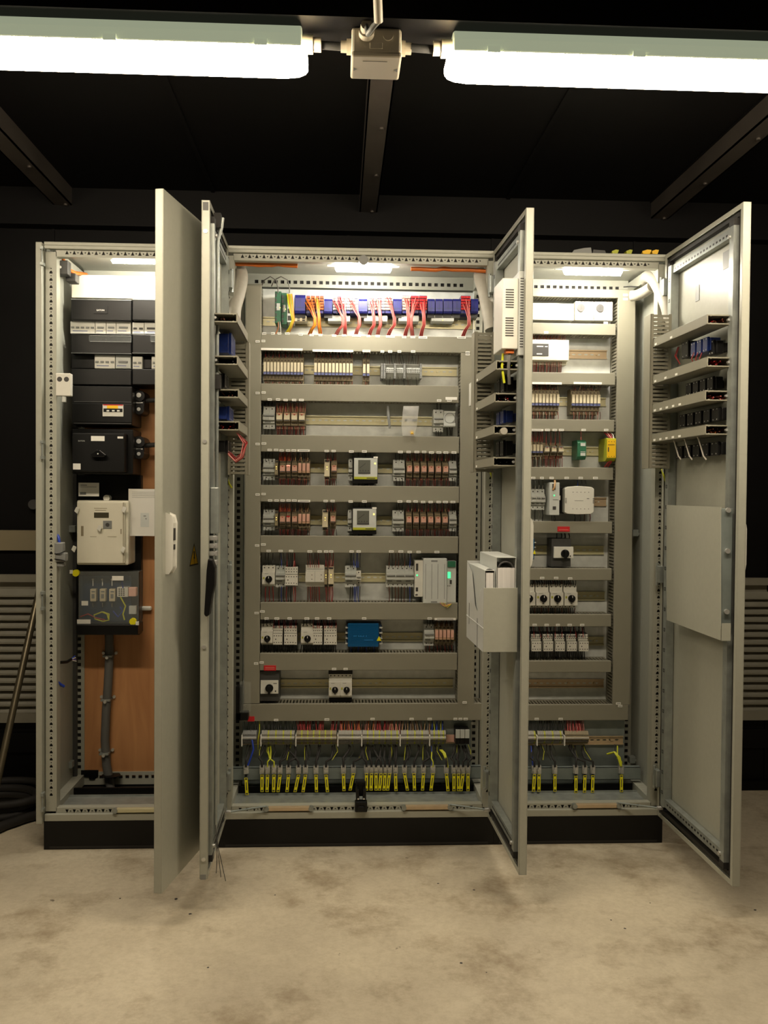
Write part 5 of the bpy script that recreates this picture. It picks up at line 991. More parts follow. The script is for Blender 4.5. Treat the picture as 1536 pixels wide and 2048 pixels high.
def cables(CX, TERM, where, grp):
    for i, ((x, y, xb, tilt), xt) in enumerate(zip(CX, TERM)):
        a = P(x, 1549, .185); earth = i in (2, 3, 22) and where.startswith('mid') or x == 1243
        lab = 'cable with yellow marker tag, %s from the left at the bottom of the %s' % (ORD[i] if i < 20 else 'twenty-'+ORD[i-20], where)
        t = thing('cable', lab, 'cable', (a.x, .18, .1), grp)
        k = R.uniform(-.02, .02); p0 = P(xt, 1492, .25); p3 = P(x, 1534, .185)
        m = MB().tube([p0, p0+Vector((k*.3, -.015, -.012)), (p0+p3)/2+Vector((k, -.025, 0)), p3+Vector((0, 0, .02)), p3, P(x, 1552, .188), Vector((P(x, 1560, .19).x, .2, .22)), Vector((P(x, 1560, .2).x, .23, .13))], .0042 if not earth else .0026, 8)
        m.build('sheath', 'wire_green_yellow' if earth else 'rubber', t)
        for q in range(2): j = R.uniform(-.015, .015); MB().tube([p0+Vector((j, .005, .004)), p0+Vector((j*1.5, -.02, -.014)), (p0*.4+p3*.6)+Vector((j, -.02, 0))], .0011 if q else .0018, 5).build('core', 'wire_green_yellow' if q and i % 2 else 'rubber', t)
        c = MB().box(p3.x-.009, p3.x+.009, .186, .2, p3.z-.026, p3.z+.004).cyl((p3.x, .176, p3.z-.004), (p3.x, .186, p3.z-.004), .0045, 6).box(p3.x-.006, p3.x+.006, .176, .186, p3.z-.024, p3.z-.008)
        c.build('clamp', 'chrome', t)
        yt, yb_ = y, y+34; A, B = P(x, yt, .16), P(xb, yb_, .15)
        d = (B-A); w2 = .0058; s = Vector((1, 0, 0)); mb = MB(); b_ = Vector((0, .0015, 0))
        Q = [A-s*w2, A+s*w2, B+s*w2, B-s*w2]; mb.add(Q+[q+b_ for q in Q], [(0, 1, 2, 3), (4, 7, 6, 5), (0, 4, 5, 1), (1, 5, 6, 2), (2, 6, 7, 3), (3, 7, 4, 0)])
        n_ = Vector((0, -.0005, 0)); mb.mat(1)
        for f0, f1, ww in ((.02, .10, .7), (.25, .72, .28), (.88, .96, .7)): mb.add([A+d*f0-s*w2*ww+n_, A+d*f0+s*w2*ww+n_, A+d*f1+s*w2*ww+n_, A+d*f1-s*w2*ww+n_], [(0, 1, 2, 3)])
        mb.build('marker_tag', ['yellow', 'ink'], t)['label'] = 'yellow marker tag'
cables(CX, TERM, 'middle cabinet', 'tagged cables of the middle cabinet'); cables(CR, TR, 'right-hand cabinet', 'tagged cables of the right-hand cabinet')
wire('b', [P(863, 1492, .24), P(864, 1515, .21), P(864, 1532, .19)], .0022, 'blue wire running down from the last terminals of the middle cabinet', 'blue wires at the bottom')
wire('b', [P(504, 1480, .22), P(507, 1498, .205), P(500, 1520, .2), P(494, 1535, .19)], .0035, 'thick blue wire at the left of the bottom terminals', 'blue wires at the bottom', 8)
wire('b', [P(1062, 1492, .24), P(1064, 1515, .21), P(1066, 1535, .19)], .003, 'blue wire beside the first cable of the right-hand cabinet', 'blue wires at the bottom', 8)
for k in range(3): wire('y', [P(880+k*2, 1500, .22), P(886+k*2, 1506, .2), P(892+k, 1520, .19), P(894+k, 1535, .185)], .0028, 'thick green-yellow wires looping to the clamp left of the surge protectors', 'thick earth wires', 7)
for k in range(3): wire('y', [P(1214+k*2, 1508, .22), P(1228+k, 1504, .2), P(1236+k*2, 1515, .19), P(1241+k, 1532, .18)], .003, 'thick green-yellow wires looping to the last clamp of the right-hand cabinet', 'thick earth wires', 7)
# transparent cover, document holder at lower left of middle cabinet
t = thing('cable_holder', 'black holder with clear plastic strips at the lower left of the middle cabinet', 'holder', P(488, 1442, .2))
a, b = P(472, 1372, .21), P(483, 1440, .21); MB().box(a.x, b.x, .2, .24, b.z, a.z).box(a.x, P(497, 1425, .21).x, .2, .24, b.z, b.z+.03).build('bracket', 'black', t, .003)
for k in range(4): a, b = P(480+k*5.5, 1364, .19), P(484.5+k*5.5, 1424, .19); MB().box(a.x, b.x, .185, .205, b.z, a.z-k*.001).build('strip', 'clear', t)

# ---------------------------------------------------------------- flexible hoses
def hose(label, pts, r, tie=None):
    v = []
    for i in range(len(pts)-1):
        for k in range(6):
            f = k/6; p0 = Vector(pts[max(i-1, 0)]); p1 = Vector(pts[i]); p2 = Vector(pts[i+1]); p3 = Vector(pts[min(i+2, len(pts)-1)])
            v.append(.5*((2*p1)+(-p0+p2)*f+(2*p0-5*p1+4*p2-p3)*f*f+(-p0+3*p1-3*p2+p3)*f**3))
    v.append(Vector(pts[-1])); return tag(MB().tube(v, r, 18).build('cable_hose', 'hose'), label, 'hose', 'padded cable hoses')
hose('pale padded hose rising from the duct at the left of the middle cabinet', [P(467, 660, .0), P(468, 620, .02), P(477, 585, .05), P(482, 555, .09), P(478, 540, .14), P(466, 535, .22)], .025)
hose('pale padded hose rising from the duct at the right of the middle cabinet', [P(984, 660, -.03), P(978, 625, -.01), P(970, 585, .04), P(961, 555, .09), P(966, 544, .14), P(985, 540, .22)], .025)
hose('pale padded hose dropping into the duct at the right cabinet door', [P(1340, 640, -.05), P(1333, 610, -.03), P(1320, 580, .02), P(1307, 558, .08), P(1296, 553, .14), P(1290, 560, .2)], .023)
hose('pale padded hose running horizontally in the top right corner of the right-hand cabinet', [P(1262, 592, .22), P(1275, 590, .2), P(1290, 583, .14), P(1304, 573, .09)], .02)

# ---------------------------------------------------------------- ducts and devices carried by the doors
def vduct(D, u0, u1, zt, zb, label, vd=.075):
    t = thing('cable_duct', label, 'cable duct', D.T((u0+u1)/2, .02, zb), 'vertical ducts beside the doors'); v0 = .034; v1 = v0+vd
    MB(D.T).box(u0, u1, v1-.004, v1, zb, zt).box(u0, u0+.002, v1-.012, v1, zb, zt).box(u1-.002, u1, v1-.012, v1, zb, zt).build('cover', 'duct', t, .001)
    m = MB(D.T).box(u0, u1, v0, v0+.003, zb, zt).box(u0+.001, u0+.003, v0, v0+.01, zb, zt).box(u1-.003, u1-.001, v0, v0+.01, zb, zt); n = int((zt-zb)/.0135)
    for i in range(n):
        z = zb+(i+.5)*(zt-zb)/n
        for u in (u0+.001, u1-.003): m.box(u, u+.002, v0+.008, v1-.004, z-.0042, z+.0042)
    m.build('slotted_body', 'duct', t); return t
def hduct(D, px_l, px_r, pya, pyb, u0, label, wires_=(('r', 4),), grp='ducts across the doors', v0=.026, v1=.092, labels=0):
    """duct lying across the door; its open end is seen at photo box px_l..px_r, pya..pyb"""
    pxc = px_l if D.n.x < 0 else px_r
    ue, z1 = D.uz(pxc, pya, v1); _, z0 = D.uz(pxc, pyb, v1); ue = min(ue, D.w-.02)
    t = thing('cable_duct', label, 'cable duct', D.T((u0+ue)/2, v0, z0), grp)
    MB(D.T).box(u0, ue, v1-.003, v1, z0-.001, z1+.001).box(u0, ue, v1-.009, v1, z0-.001, z0+.0015).box(u0, ue, v1-.009, v1, z1-.0015, z1+.001).build('cover', 'duct', t, .0008)
    MB(D.T).box(u0, ue, v0, v0+.0025, z0, z1).box(u0, ue, v0, v1-.003, z0, z0+.0022).box(u0, ue, v0, v1-.003, z1-.0022, z1).box(ue-.003, ue+.0005, v1-.014, v1-.010, z0, z0+.005).box(ue-.003, ue+.0005, v1-.014, v1-.010, z1-.005, z1).box(ue-.002, ue+.001, v0, v1, z0-.0005, z0+.0035).box(ue-.002, ue+.001, v0, v1, z1-.0035, z1+.0005).box(ue-.002, ue+.001, v0, v0+.003, z0, z1).box(ue-.002, ue+.001, v1-.0035, v1, z0, z1).build('body', 'duct', t, .0006)
    if labels:
        for k in range(labels): u = u0+.02+k*(ue-u0)*.62/labels; MB(D.T).box(u, u+.018, v1, v1+.0008, z0+.003, z0+.010).build('marker_label', 'label', t)
    MB(D.T).cyl((ue-.006, v0+.008, (z0+z1)/2), (ue+.004, v0+.008, (z0+z1)/2), .004, 8).build('rivet', 'chrome', t)
    for c, n in wires_:
        for k in range(n*2+1):
            zz = z0+(z1-z0)*R.uniform(.2, .8); vv = R.uniform(v0+.012, v1-.016); pts = [D.T(u0+.03, R.uniform(v0+.01, v1-.02), zz), D.T((u0+ue)/2, R.uniform(v0+.01, v1-.02), z0+(z1-z0)*R.uniform(.2, .7)), D.T(ue-.06, vv, zz), D.T(ue-.004-R.random()*.02, vv+R.uniform(-.01, .01), z0+(z1-z0)*R.uniform(.2, .7))]
            wire(c, pts, .0016, '%s wires inside the %s' % (WN[c], label.split(',')[0]), 'wires inside the door ducts')
    return ue, z0, z1
# right-hand cabinet door
_, zt = D4.uz(1330, 615, .1); _, zb_ = D4.uz(1330, 935, .1)
vduct(D4, .03, .095, zt, zb_, 'slotted vertical duct at the hinge side of the right-hand door')
for i, (a, b, c, d, w_) in enumerate(((1414, 1457, 629, 648, (('n', 3), ('r', 2))), (1414, 1455, 714, 733, (('r', 5),)), (1410, 1452, 781, 801, (('r', 3), ('p', 2))), (1410, 1453, 850, 869, (('n', 3), ('o', 1))))):
    hduct(D4, a, b, c, d, .095, 'grey duct %s from the top across the right-hand door, open end showing wires' % ORD[i], w_, labels=(2, 3, 5, 5)[i], v1=.1)
def box_uvz(D, pxa, pxb, pya, pyb, v, v0, mt, name, parent, bevel=.001):
    ua, za = D.uz(pxa, pya, v); ub, zb = D.uz(pxb, pyb, v); _, zb = D.uz((pxa+pxb)/2, pyb, v); _, za = D.uz((pxa+pxb)/2, pya, v)
    return MB(D.T).box(min(ua, ub), max(ua, ub), v0, v, zb, za).build(name, mt, parent, bevel), (min(ua, ub), max(ua, ub), zb, za)
def door_dev(D, name, label, cat, pxa, pxb, pya, pyb, v, mt, group, cap='chrome', n=1, U=None):
    if U:       # a block whose end faces the photo: its reach along the door is known
        ua, ub = U; zz = lambda py: P(pxb, py, D.T(ub, v, 0).y).z; z1, z0 = zz(pya), zz(pyb)
    else:
        ua, _ = D.uz(pxa, (pya+pyb)/2, v); ub, _ = D.uz(pxb, (pya+pyb)/2, v)
        if ua > ub: ua, ub = ub, ua
        _, z1 = D.uz((pxa+pxb)/2, pya, v); _, z0 = D.uz((pxa+pxb)/2, pyb, v)
    t = thing(name, label, cat, D.T((ua+ub)/2, .003, z0), group)
    w_ = ub-ua; h = z1-z0
    MB(D.T).box(ua, ub, .02, v-.008, z0+h*.05, z1-h*.05).box(ua+w_*.15, ub-w_*.15, .0025, .02, z0+h*.2, z1-h*.2).build('body', mt, t, .002)
    m = MB(D.T)
    for k in range(n):
        c = ua+w_*(k+.5)/n; m.box(c-w_/n*.38, c+w_/n*.38, v-.008, v, z0, z1)
    m.build('terminal_blocks', mt, t, .001)
    m = MB(D.T)
    for k in range(n):
        c = ua+w_*(k+.5)/n
        for s in (-.2, .2):
            for zz in (z0+h*.12, z1-h*.12): m.cyl((c+s*w_/n, v, zz), (c+s*w_/n, v+.0006, zz), .0022, 6)
    m.build('terminal_screws', cap, t); return t
gr = 'switch bodies on the right-hand door'
door_dev(D4, 'switch_block', 'black switch block with white label behind the right-hand door, second tier', 'switch', 1361, 1378, 683, 716, .06, 'black', gr)
door_dev(D4, 'contact_block', 'blue contact block on the right-hand door, between the first two ducts', 'contact block', 1380, 1416, 680, 708, .06, 'blue_relay', gr, n=3)
door_dev(D4, 'contact_block', 'black contact block right of the blue one on the right-hand door', 'contact block', 1416, 1428, 681, 710, .05, 'black', gr)
door_dev(D4, 'switch_block', 'dark switch block between the second and third duct of the right-hand door', 'switch', 1370, 1427, 760, 786, .05, 'black', gr, n=4)
door_dev(D4, 'switch_block', 'long dark switch block between the third and fourth duct of the right-hand door', 'switch', 1357, 1439, 822, 848, .05, 'black', gr, n=5)
door_dev(D4, 'switch_block', 'long dark switch block below the lowest duct of the right-hand door', 'switch', 1350, 1438, 888, 914, .05, 'black', gr, n=5)
for k, x in enumerate((1348, 1370, 1398)):
    u, z = D4.uz(x, 880, .07); u2, z2 = D4.uz(x+6, 912, .07); wire('w', [D4.T(u, .08, z+.02), D4.T(u, .07, z), D4.T(u2, .065, z2), D4.T(u2+.01, .06, z2-.012)], .0025, 'white wires drooping below the lowest duct of the right-hand door', 'white wires below the lowest door duct', 7)
for k in range(3):
    u, z = D4.uz(1388+k*8, 705, .062); wire('r', [D4.T(u, .062, z), D4.T(u, .07, z-.02), D4.T(u, .06, z-.04)], .0016, 'red wires below the blue contact block of the right-hand door', 'red wires on the right-hand door')
for k in range(2):
    u, z = D4.uz(1353+k*2, 700, .055); u2, z2 = D4.uz(1360, 728, .055); wire('r', [D4.T(u, .05, z+.01), D4.T(u, .06, z-.02), D4.T(u2, .055, z2)], .0016, 'red wires left of the blue contact block of the right-hand door', 'red wires on the right-hand door')
o, q = box_uvz(D4, 1446, 1465, 500, 535, .0035, .0022, 'mgrey', 'rating_label', d4, 0)
o, q = box_uvz(D4, 1391, 1398, 571, 602, .0035, .0022, 'mgrey', 'rating_label', d4, 0)
# folded document shelf
t = thing('document_shelf', 'folded pale document shelf fixed inside the right-hand door', 'shelf', D4.T(.3, .03, 1.0))
ys = [(1333, 1010), (1441, 1014), (1441, 1281), (1333, 1240)]
v = .062; q = [D4.uz(x, y, v) for x, y in ys]
sm = MB(D4.T); sm.add([(u, v, z) for u, z in q]+[(u, v-.002, z) for u, z in q]+[(q[2][0]+.006, v-.028, q[2][1]+.052), (q[2][0]+.006, v-.028, q[2][1]), (q[2][0]+.006, v, q[2][1]+.052), (q[2][0]+.006, v, q[2][1])], [(0, 1, 2, 3), (4, 7, 6, 5), (0, 4, 5, 1), (2, 6, 7, 3), (3, 7, 4, 0), (10, 8, 9, 11), (3, 2, 9), (1, 5, 6, 2)])
sm.build('tray', 'paint', t)
um = q[1][0]; MB(D4.T).box(um+.001, um+.004, .026, v-.002, q[2][1]+.04, q[1][1]-.004).build('bracket', 'zinc_dull', t, .001)
m = MB(D4.T)
for py in (1020, 1101, 1222): _, z = D4.uz(1443, py, .05); m.cyl((um+.004, .042, z), (um+.012, .042, z), .0075, 12)
m.build('bracket_screws', 'chrome', t)
# door of the middle cabinet, right leaf
_, zt = D3.uz(985, 630, .1); _, zb_ = D3.uz(985, 940, .1)
vduct(D3, .03, .09, zt, zb_, 'slotted vertical duct at the hinge side of the narrow right door, middle cabinet', vd=.07)
for i, (a, b, c, d, w_) in enumerate(((992, 1033, 721, 739, (('n', 3), ('y', 2))), (989, 1030, 786, 804, (('r', 3), ('w', 1))), (987, 1030, 851, 868, (('g', 1),)), (986, 1029, 914.5, 932, (('k', 3),)))):
    hduct(D3, a, b, c, d, .09, 'grey duct %s from the top across the narrow right door, open end to the front' % ORD[i], w_, labels=1, v1=.098)
u, z = D3.uz(1012, 860, .06); tag(MB(D3.T).cyl((u-.05, .066, z-.003), (u+.0, .066, z-.003), .011, 16).build('hose_end', 'hose'), 'round pale hose end inside the third duct of the narrow right door', 'hose')
t = door_dev(D3, 'contact_block', 'blue contact block between the second and third duct, narrow right door', 'contact block', 1001, 1022, 820, 846, .05, 'blue_relay', 'contact blocks on the narrow right door', n=2, U=(.20, .33))
door_dev(D3, 'contact_block', 'black contact block below the topmost duct, narrow right door', 'contact block', 1003, 1024, 752, 783, .05, 'black', 'contact blocks on the narrow right door', n=2, U=(.20, .33))
door_dev(D3, 'contact_block', 'black contact block above the lowest duct, narrow right door', 'contact block', 996, 1022, 880, 912, .05, 'black', 'contact blocks on the narrow right door', n=2, U=(.20, .33))
# white operator panel housing on that door
ua, z1 = D3.uz(988, 575, .085); ub, _ = D3.uz(1012, 575, .085); _, z0 = D3.uz(1012, 691, .085)
t = thing('panel_computer', 'pale vented housing of the operator panel above the ducts, narrow right door', 'operator panel', D3.T((ua+ub)/2, .03, z0))
ub = min(ub, D3.w-.04); MB(D3.T).box(ua, ub, .036, .085, z0, z1).build('housing', 'white', t, .003); MB(D3.T).box(ua-.01, ub+.008, .018, .036, z0-.02, z1+.02).build('mounting_frame', 'lgrey', t, .002)
m = MB(D3.T)
for zc, n in ((.72, 8), (.32, 8)):
    for k in range(n): zz = z0+(z1-z0)*zc+(k-4)*.0075; m.box(ub+.0002, ub+.0009, .05, .075, zz, zz+.0035)
for k in range(26): zz = z0+(k+.5)*(z1-z0)/26; m.box(ub+.0082, ub+.0089, .022, .032, zz, zz+.003)
m.build('vent_slots', 'ink', t)
u, z = D3.uz(1014, 695, .06); a_, b_ = D3.T(ub-.02, .06, z0), D3.T(ub-.03, .06, z0-.08)
MB(D3.T).box(ub-.04, ub-.01, .045, .07, z0-.012, z0).build('connector', 'orange', t, .001)
wire('y', [D3.T(ub-.03, .075, z0-.01), D3.T(ub-.03, .078, z0-.05), D3.T(ub-.03, .07, z0-.10)], .004, 'thick yellow cable below the operator panel housing', 'cables below the operator panel', 8)
wire('g', [D3.T(ub-.02, .055, z0-.01), D3.T(ub-.02, .06, z0-.05), D3.T(ub-.05, .05, z0-.10)], .005, 'grey cable below the operator panel housing', 'cables below the operator panel', 8)
# document pocket with ring binders
t = thing('document_pocket', 'clear and grey document pocket holding two ring binders, narrow right door', 'document pocket', D3.T(.3, .03, .9))
va = .135
ue, zt = D3.uz(982, 1184, va); _, zb_ = D3.uz(982, 1320, va); u0_, _ = D3.uz(951, 1200, va); ue = min(ue, D3.w-.03)
MB(D3.T).box(ue-.002, ue, .03, va, zb_, zt).box(ue-.3, ue, .03, va, zb_, zb_+.002).build('end_plate', 'paint', t, .001)
MB(D3.T).add([(ue-.3, va, zb_), (ue, va, zb_), (ue, va, zt), (ue-.02, va, zt), (ue-.06, va, zt-.02), (ue-.1, va, zt-.085), (ue-.14, va, zt-.07), (ue-.2, va, zt+.03), (ue-.3, va, zt+.06)], [tuple(range(9))]).box(ue-.3, ue-.298, .03, va, zb_, zt+.06).box(ue-.3, ue, va-.0005, va+.0015, zt-.125, zt-.122).build('side_sheet', 'plexi', t)
MB(D3.T).box(ue-.10, ue-.098, va, va+.001, zb_, zb_+.09).box(ue-.25, ue-.248, va, va+.001, zb_+.05, zb_+.12).build('seam', 'ink', t)
def binder(v0, v1, u1, ztop, zc, label, th=.002):
    b = thing('ring_binder', label, 'ring binder', D3.T(u1-.15, v0, zb_+.01), 'ring binders in the document pocket'); L = .27; zb2 = zb_+.004
    MB(D3.T).box(u1-L, u1, v0, v0+th, zb2, ztop).box(u1-L, u1, v1-th, v1, zb2, ztop).box(u1-L, u1, v0+th, v1-th, ztop-th, ztop).build('cover', 'lgrey', b, .001)
    MB(D3.T).box(u1-L+.02, u1-.004, v0+th+.002, v1-th-.003, zb2+.004, zc).build('paper', 'paper', b)
    m = MB(D3.T); m.tube([(u1-.008, (v0+v1)/2+(v1-v0)*.36*math.cos(g), zc+(v1-v0)*.3*math.sin(g)) for g in [math.pi*k/8 for k in range(9)]], .003, 6); m.build('ring', 'dgrey', b)
zA = D3.uz(995, 1114, .09)[1]; zA2 = D3.uz(1000, 1135, .08)[1]; zB = D3.uz(982, 1146, .13)[1]; zB2 = D3.uz(990, 1152, .12)[1]
binder(.034, .096, ue-.006, zA, zA2, 'taller grey ring binder full of paper, next to the door'); binder(.099, .131, ue-.008, zB, zB2, 'lower thin grey ring binder in front of the taller one')
# left leaf of the middle cabinet
_, zt = D2.uz(470, 635, .1); _, zb_ = D2.uz(470, 945, .1)
vduct(D2, .03, .09, zt, zb_, 'slotted vertical duct at the hinge side of the narrow left door, middle cabinet', vd=.07)
for i, (a, b, c, d, w_) in enumerate(((436, 475, 627, 645, (('n', 2),)), (436, 476, 712, 730, (('k', 2),)), (437, 478, 779, 796, (('n', 2),)), (438, 479, 843, 861, (('r', 4),)))):
    hduct(D2, a, b, c, d, .09, 'grey duct %s from the top across the narrow left door, open end to the front' % ORD[i], w_, v1=.1)
gr = 'contact blocks on the narrow left door'
door_dev(D2, 'contact_block', 'blue contact block between the top two ducts, narrow left door', 'contact block', 442, 462, 665, 708, .07, 'blue_relay', gr, n=3, U=(.20, .33))
door_dev(D2, 'contact_block', 'dark contact block between the second and third duct, narrow left door', 'contact block', 440, 456, 746, 774, .05, 'black', gr, n=2, U=(.20, .33))
door_dev(D2, 'contact_block', 'blue contact block above the lowest duct, narrow left door', 'contact block', 441, 460, 812, 840, .065, 'blue_relay', gr, n=3, U=(.20, .33))
door_dev(D2, 'contact_block', 'black contact block with pink wires below the lowest duct, narrow left door', 'contact block', 440, 456, 880, 905, .06, 'black', gr, n=2, U=(.20, .33))
for k in range(8):
    z = P(458, 866, -.3).z; z2 = P(458, 922, -.3).z+R.uniform(-.004, .012); u = .22+k*.012; c = 'rp'[k % 2]
    wire(c, [D2.T(u, .085, z), D2.T(u, .105+R.uniform(0, .012), z-(z-z2)*.35), D2.T(u, .098, z2+.015), D2.T(u, .08, z2), D2.T(u, .06, z2+.02), D2.T(u, .05, z2+.045)], .002, '%s wire loop below the lowest duct of the narrow left door' % WN[c], 'wire loops on the narrow left door')
# small sockets on the frames
def twin(px0, px1, py0, py1, Y, label, sk=0):
    a, b = P(px0, py0, Y), P(px1, py1, Y); t = thing('twin_socket', label, 'socket', ((a.x+b.x)/2, Y+.02, b.z), 'white twin sockets on the posts')
    MB().box(a.x, b.x, Y, Y+.028, b.z, a.z).build('body', 'white', t, .003); m = MB(); r = (b.x-a.x)*.17
    for k in (.27, .73): m.cyl((a.x+(b.x-a.x)*k, Y-.0004, a.z-(a.z-b.z)*.27), (a.x+(b.x-a.x)*k, Y, a.z-(a.z-b.z)*.27), r, 16)
    m.build('socket_holes', 'ink', t); MB().cyl(((a.x+b.x)/2, Y+.012, b.z), ((a.x+b.x)/2, Y+.012, b.z-.02), .008, 10).build('cable_gland', 'lgrey', t)
twin(111, 141, 746, 792, -.01, 'white twin socket on the left post of the left cabinet')
a, b = P(943, 765, .18), P(955, 812, .18)
t = thing('twin_socket', 'white twin socket turned sideways at the right duct of the middle cabinet', 'socket', (a.x, .2, b.z), 'white twin sockets on the posts')
MB().box(a.x-.004, b.x, .18, .22, b.z, a.z).build('body', 'white', t, .003); MB().box(a.x, a.x+.008, .1796, .18, a.z-.022, a.z-.006).build('socket_holes', 'ink', t)
# ---------------------------------------------------------------- left cabinet
YBd = .36
a, b = P(143, 760, YBd), P(330, 1556, YBd)
tag(MB().box(.035, X1-.045, YBd, YBd+.012, P(200, 1553, YBd).z, P(200, 640, YBd).z).build('plywood_board', 'plywood'), 'bare plywood board covering the back of the left cabinet', 'board')
def pbox(px0, px1, py0, py1, yf, yb): a = P(px0, py0, yf); b = P(px1, py1, yf); zm = P((px0+px1)/2, py0, yf).z; return a.x, b.x, yf, yb, P((px0+px1)/2, py1, yf).z, zm
def bx(mb, *q): return mb.box(*pbox(*q))
# beige front plate under the lamp
t = thing('cover_plate', 'plain cream cover plate above the black distribution boards', 'plate', P(225, 596, .2))
bx(MB(), 143, 345, 551, 597, .2, .21).build('plate', 'offwhite', t, .002)
# two columns of black distribution board
def rowlab(b): return ('left', 'right')[b]
for side, (xa, xb) in enumerate(((142, 262.5), (264.5, 350))):
    t = thing('distribution_board', 'black %s-hand modular distribution board in the left cabinet' % rowlab(side), 'distribution board', P((xa+xb)/2, 770, .2), 'black distribution boards')
    m = MB(); bx(m, xa, xb, 598, 641, .19, .34); bx(m, xa, xb, 669, 708, .19, .34); bx(m, xa, xb, 738, 770, .19, .34); bx(m, xa, xb, 641, 669, .235, .34); bx(m, xa, xb, 708, 738, .235, .34); m.build('housing', 'black', t, .003)
    m = MB(); bx(m, xa+36, xb, 671, 684, .186, .19); m.build('clear_strip', 'clear', t)
    m = MB(); bx(m, xa+38, xb-1, 683, 684, .185, .19); bx(m, xa+38, xb-1, 671.5, 672.3, .185, .19); bx(m, xa, xb, 599, 600, .188, .19); bx(m, xa, xb, 667, 668, .19, .2); bx(m, xa, xb, 706, 707, .19, .2); m.build('edges', 'mgrey', t)
    if not side:
        m = MB(); bx(m, 187, 215, 612, 627, .187, .19); n = m.build('name_plate', 'black', t)
        c = P(201, 620.5, .186); text('EATON', lambda x, z: (c.x+x, .1862, c.z+z), .0085, n)
    def mods(lst, yA, yB, Yf=.215):
        for (p0, p1, nm, n_, lab, cat) in lst:
            def mk(t2, x0, x1, z0, z1, n_=n_, nm=nm):
                h = z1-z0; MB().box(x0+.0003, x1-.0003, Yf, .3, z0, z1).build('body', 'white' if nm != 'bl' else 'lgrey', t2, .001)
                m = MB()
                for k in range(n_):
                    a = x0+(x1-x0)*k/n_; w_ = (x1-x0)/n_; m.box(a+w_*.2, a+w_*.8, Yf-.004, Yf, z0+h*.42, z0+h*.56)
                m.build('toggle', 'mgrey' if nm != 'ink' else 'ink', t2)
                MB().box(x0+(x1-x0)*.1, x1-(x1-x0)*.3, Yf-.0006, Yf, z0+h*.18, z0+h*.24).build('print', 'bluegrey', t2)
            dev(mk, 'installation_switch', lab, cat, p0, p1, yA, yB, 'modules of the black distribution boards', yf=Yf)
    if not side:
        mods([(140.5, 190, 'a', 5, 'long white multi-pole switch at the left of the upper board row', 'switch'), (190.5, 212, 'a', 1, 'white switch with single dark toggle in the upper board row', 'switch'), (212.5, 232, 'a', 1, 'second white switch with dark toggle in the upper board row', 'switch'), (232.5, 261.5, 'a', 1, 'white module left of the black gap in the upper board row', 'module')], 643, 667)
        mods([(189, 230, 'a', 4, 'grey four-pole breaker in the lower board row', 'circuit breaker'), (231, 261.5, 'bl', 1, 'pale module with blue wiring diagram in the lower board row', 'module')], 710.5, 737)
    else:
        mods([(264.5, 288, 'ink', 2, 'white module right of the black gap in the upper board row', 'module'), (288.5, 345, 'ink', 2, 'white module behind the left door in the upper board row', 'module')], 645, 669)
        mods([(265, 284.5, 'a', 2, 'small two-pole breaker right of the gap in the lower board row', 'circuit breaker'), (303, 345, 'a', 3, 'breaker peeking out behind the left door in the lower board row', 'circuit breaker')], 713, 738)
# black housing with 3 breakers
t = thing('switch_enclosure', 'black enclosure with a small three-lever breaker window in the left cabinet', 'enclosure', P(205, 865, .2))
m = MB(); bx(m, 144, 264, 772, 850, .18, .34); bx(m, 144, 264, 806, 846, .172, .18); m.build('housing', 'black', t, .004)
m = MB(); bx(m, 148, 262, 846, 847.5, .17, .18); bx(m, 148, 262, 803, 804.5, .176, .18); m.build('edge', 'dgrey', t)
m = MB(); bx(m, 205, 246.5, 809, 833, .168, .172); b1 = m.build('breaker_face', 'white', t, .001)
m = MB(); bx(m, 206, 246, 809, 811, .1675, .168); m.build('red_stripe', 'red', t)
m = MB(); bx(m, 214, 236, 811, 817, .1675, .168); m.build('yellow_stripe', 'yellow_b', t)
m = MB(); bx(m, 207, 245, 817, 824, .1672, .168); m.build('lever_slot', 'black', t)
m = MB()
for k in (213, 224, 234): bx(m, k, k+5, 820, 823, .164, .168)
m.build('lever', 'white', t)
# black main switch
t = thing('main_switch', 'large black main switch box with rotary handle in the left cabinet', 'main switch', P(205, 952, .2))
m = MB(); bx(m, 144, 249, 866, 944, .15, .34); bx(m, 144, 266, 858, 948, .2, .34); m.build('housing', 'black', t, .004)
c = P(199, 908, .15)
m = MB().cyl((c.x, .15, c.z), (c.x, .142, c.z), .016, 24); m.prism([(c.x-.03, c.z-.004), (c.x-.02, c.z-.012), (c.x+.02, c.z-.012), (c.x+.03, c.z-.004), (c.x+.006, c.z+.014), (c.x-.006, c.z+.014)], .128, .143, 'y'); h = m.build('rotary_handle', 'black_gloss', t, .002)
MB().cyl((c.x, .128, c.z), (c.x, .1272, c.z), .0025, 8).build('handle_mark', 'label', h)
for q_ in ((182, 209, 872, 882), (235, 246, 873, 877), (146, 161, 927, 939)):
    m = MB(); bx(m, *q_, .149, .15); m.build('paper_label', 'label', t)
c = P(163, 882, .15); text('EATON', lambda x, z: (c.x+x, .1494, c.z+z), .007, t, 'lgrey')
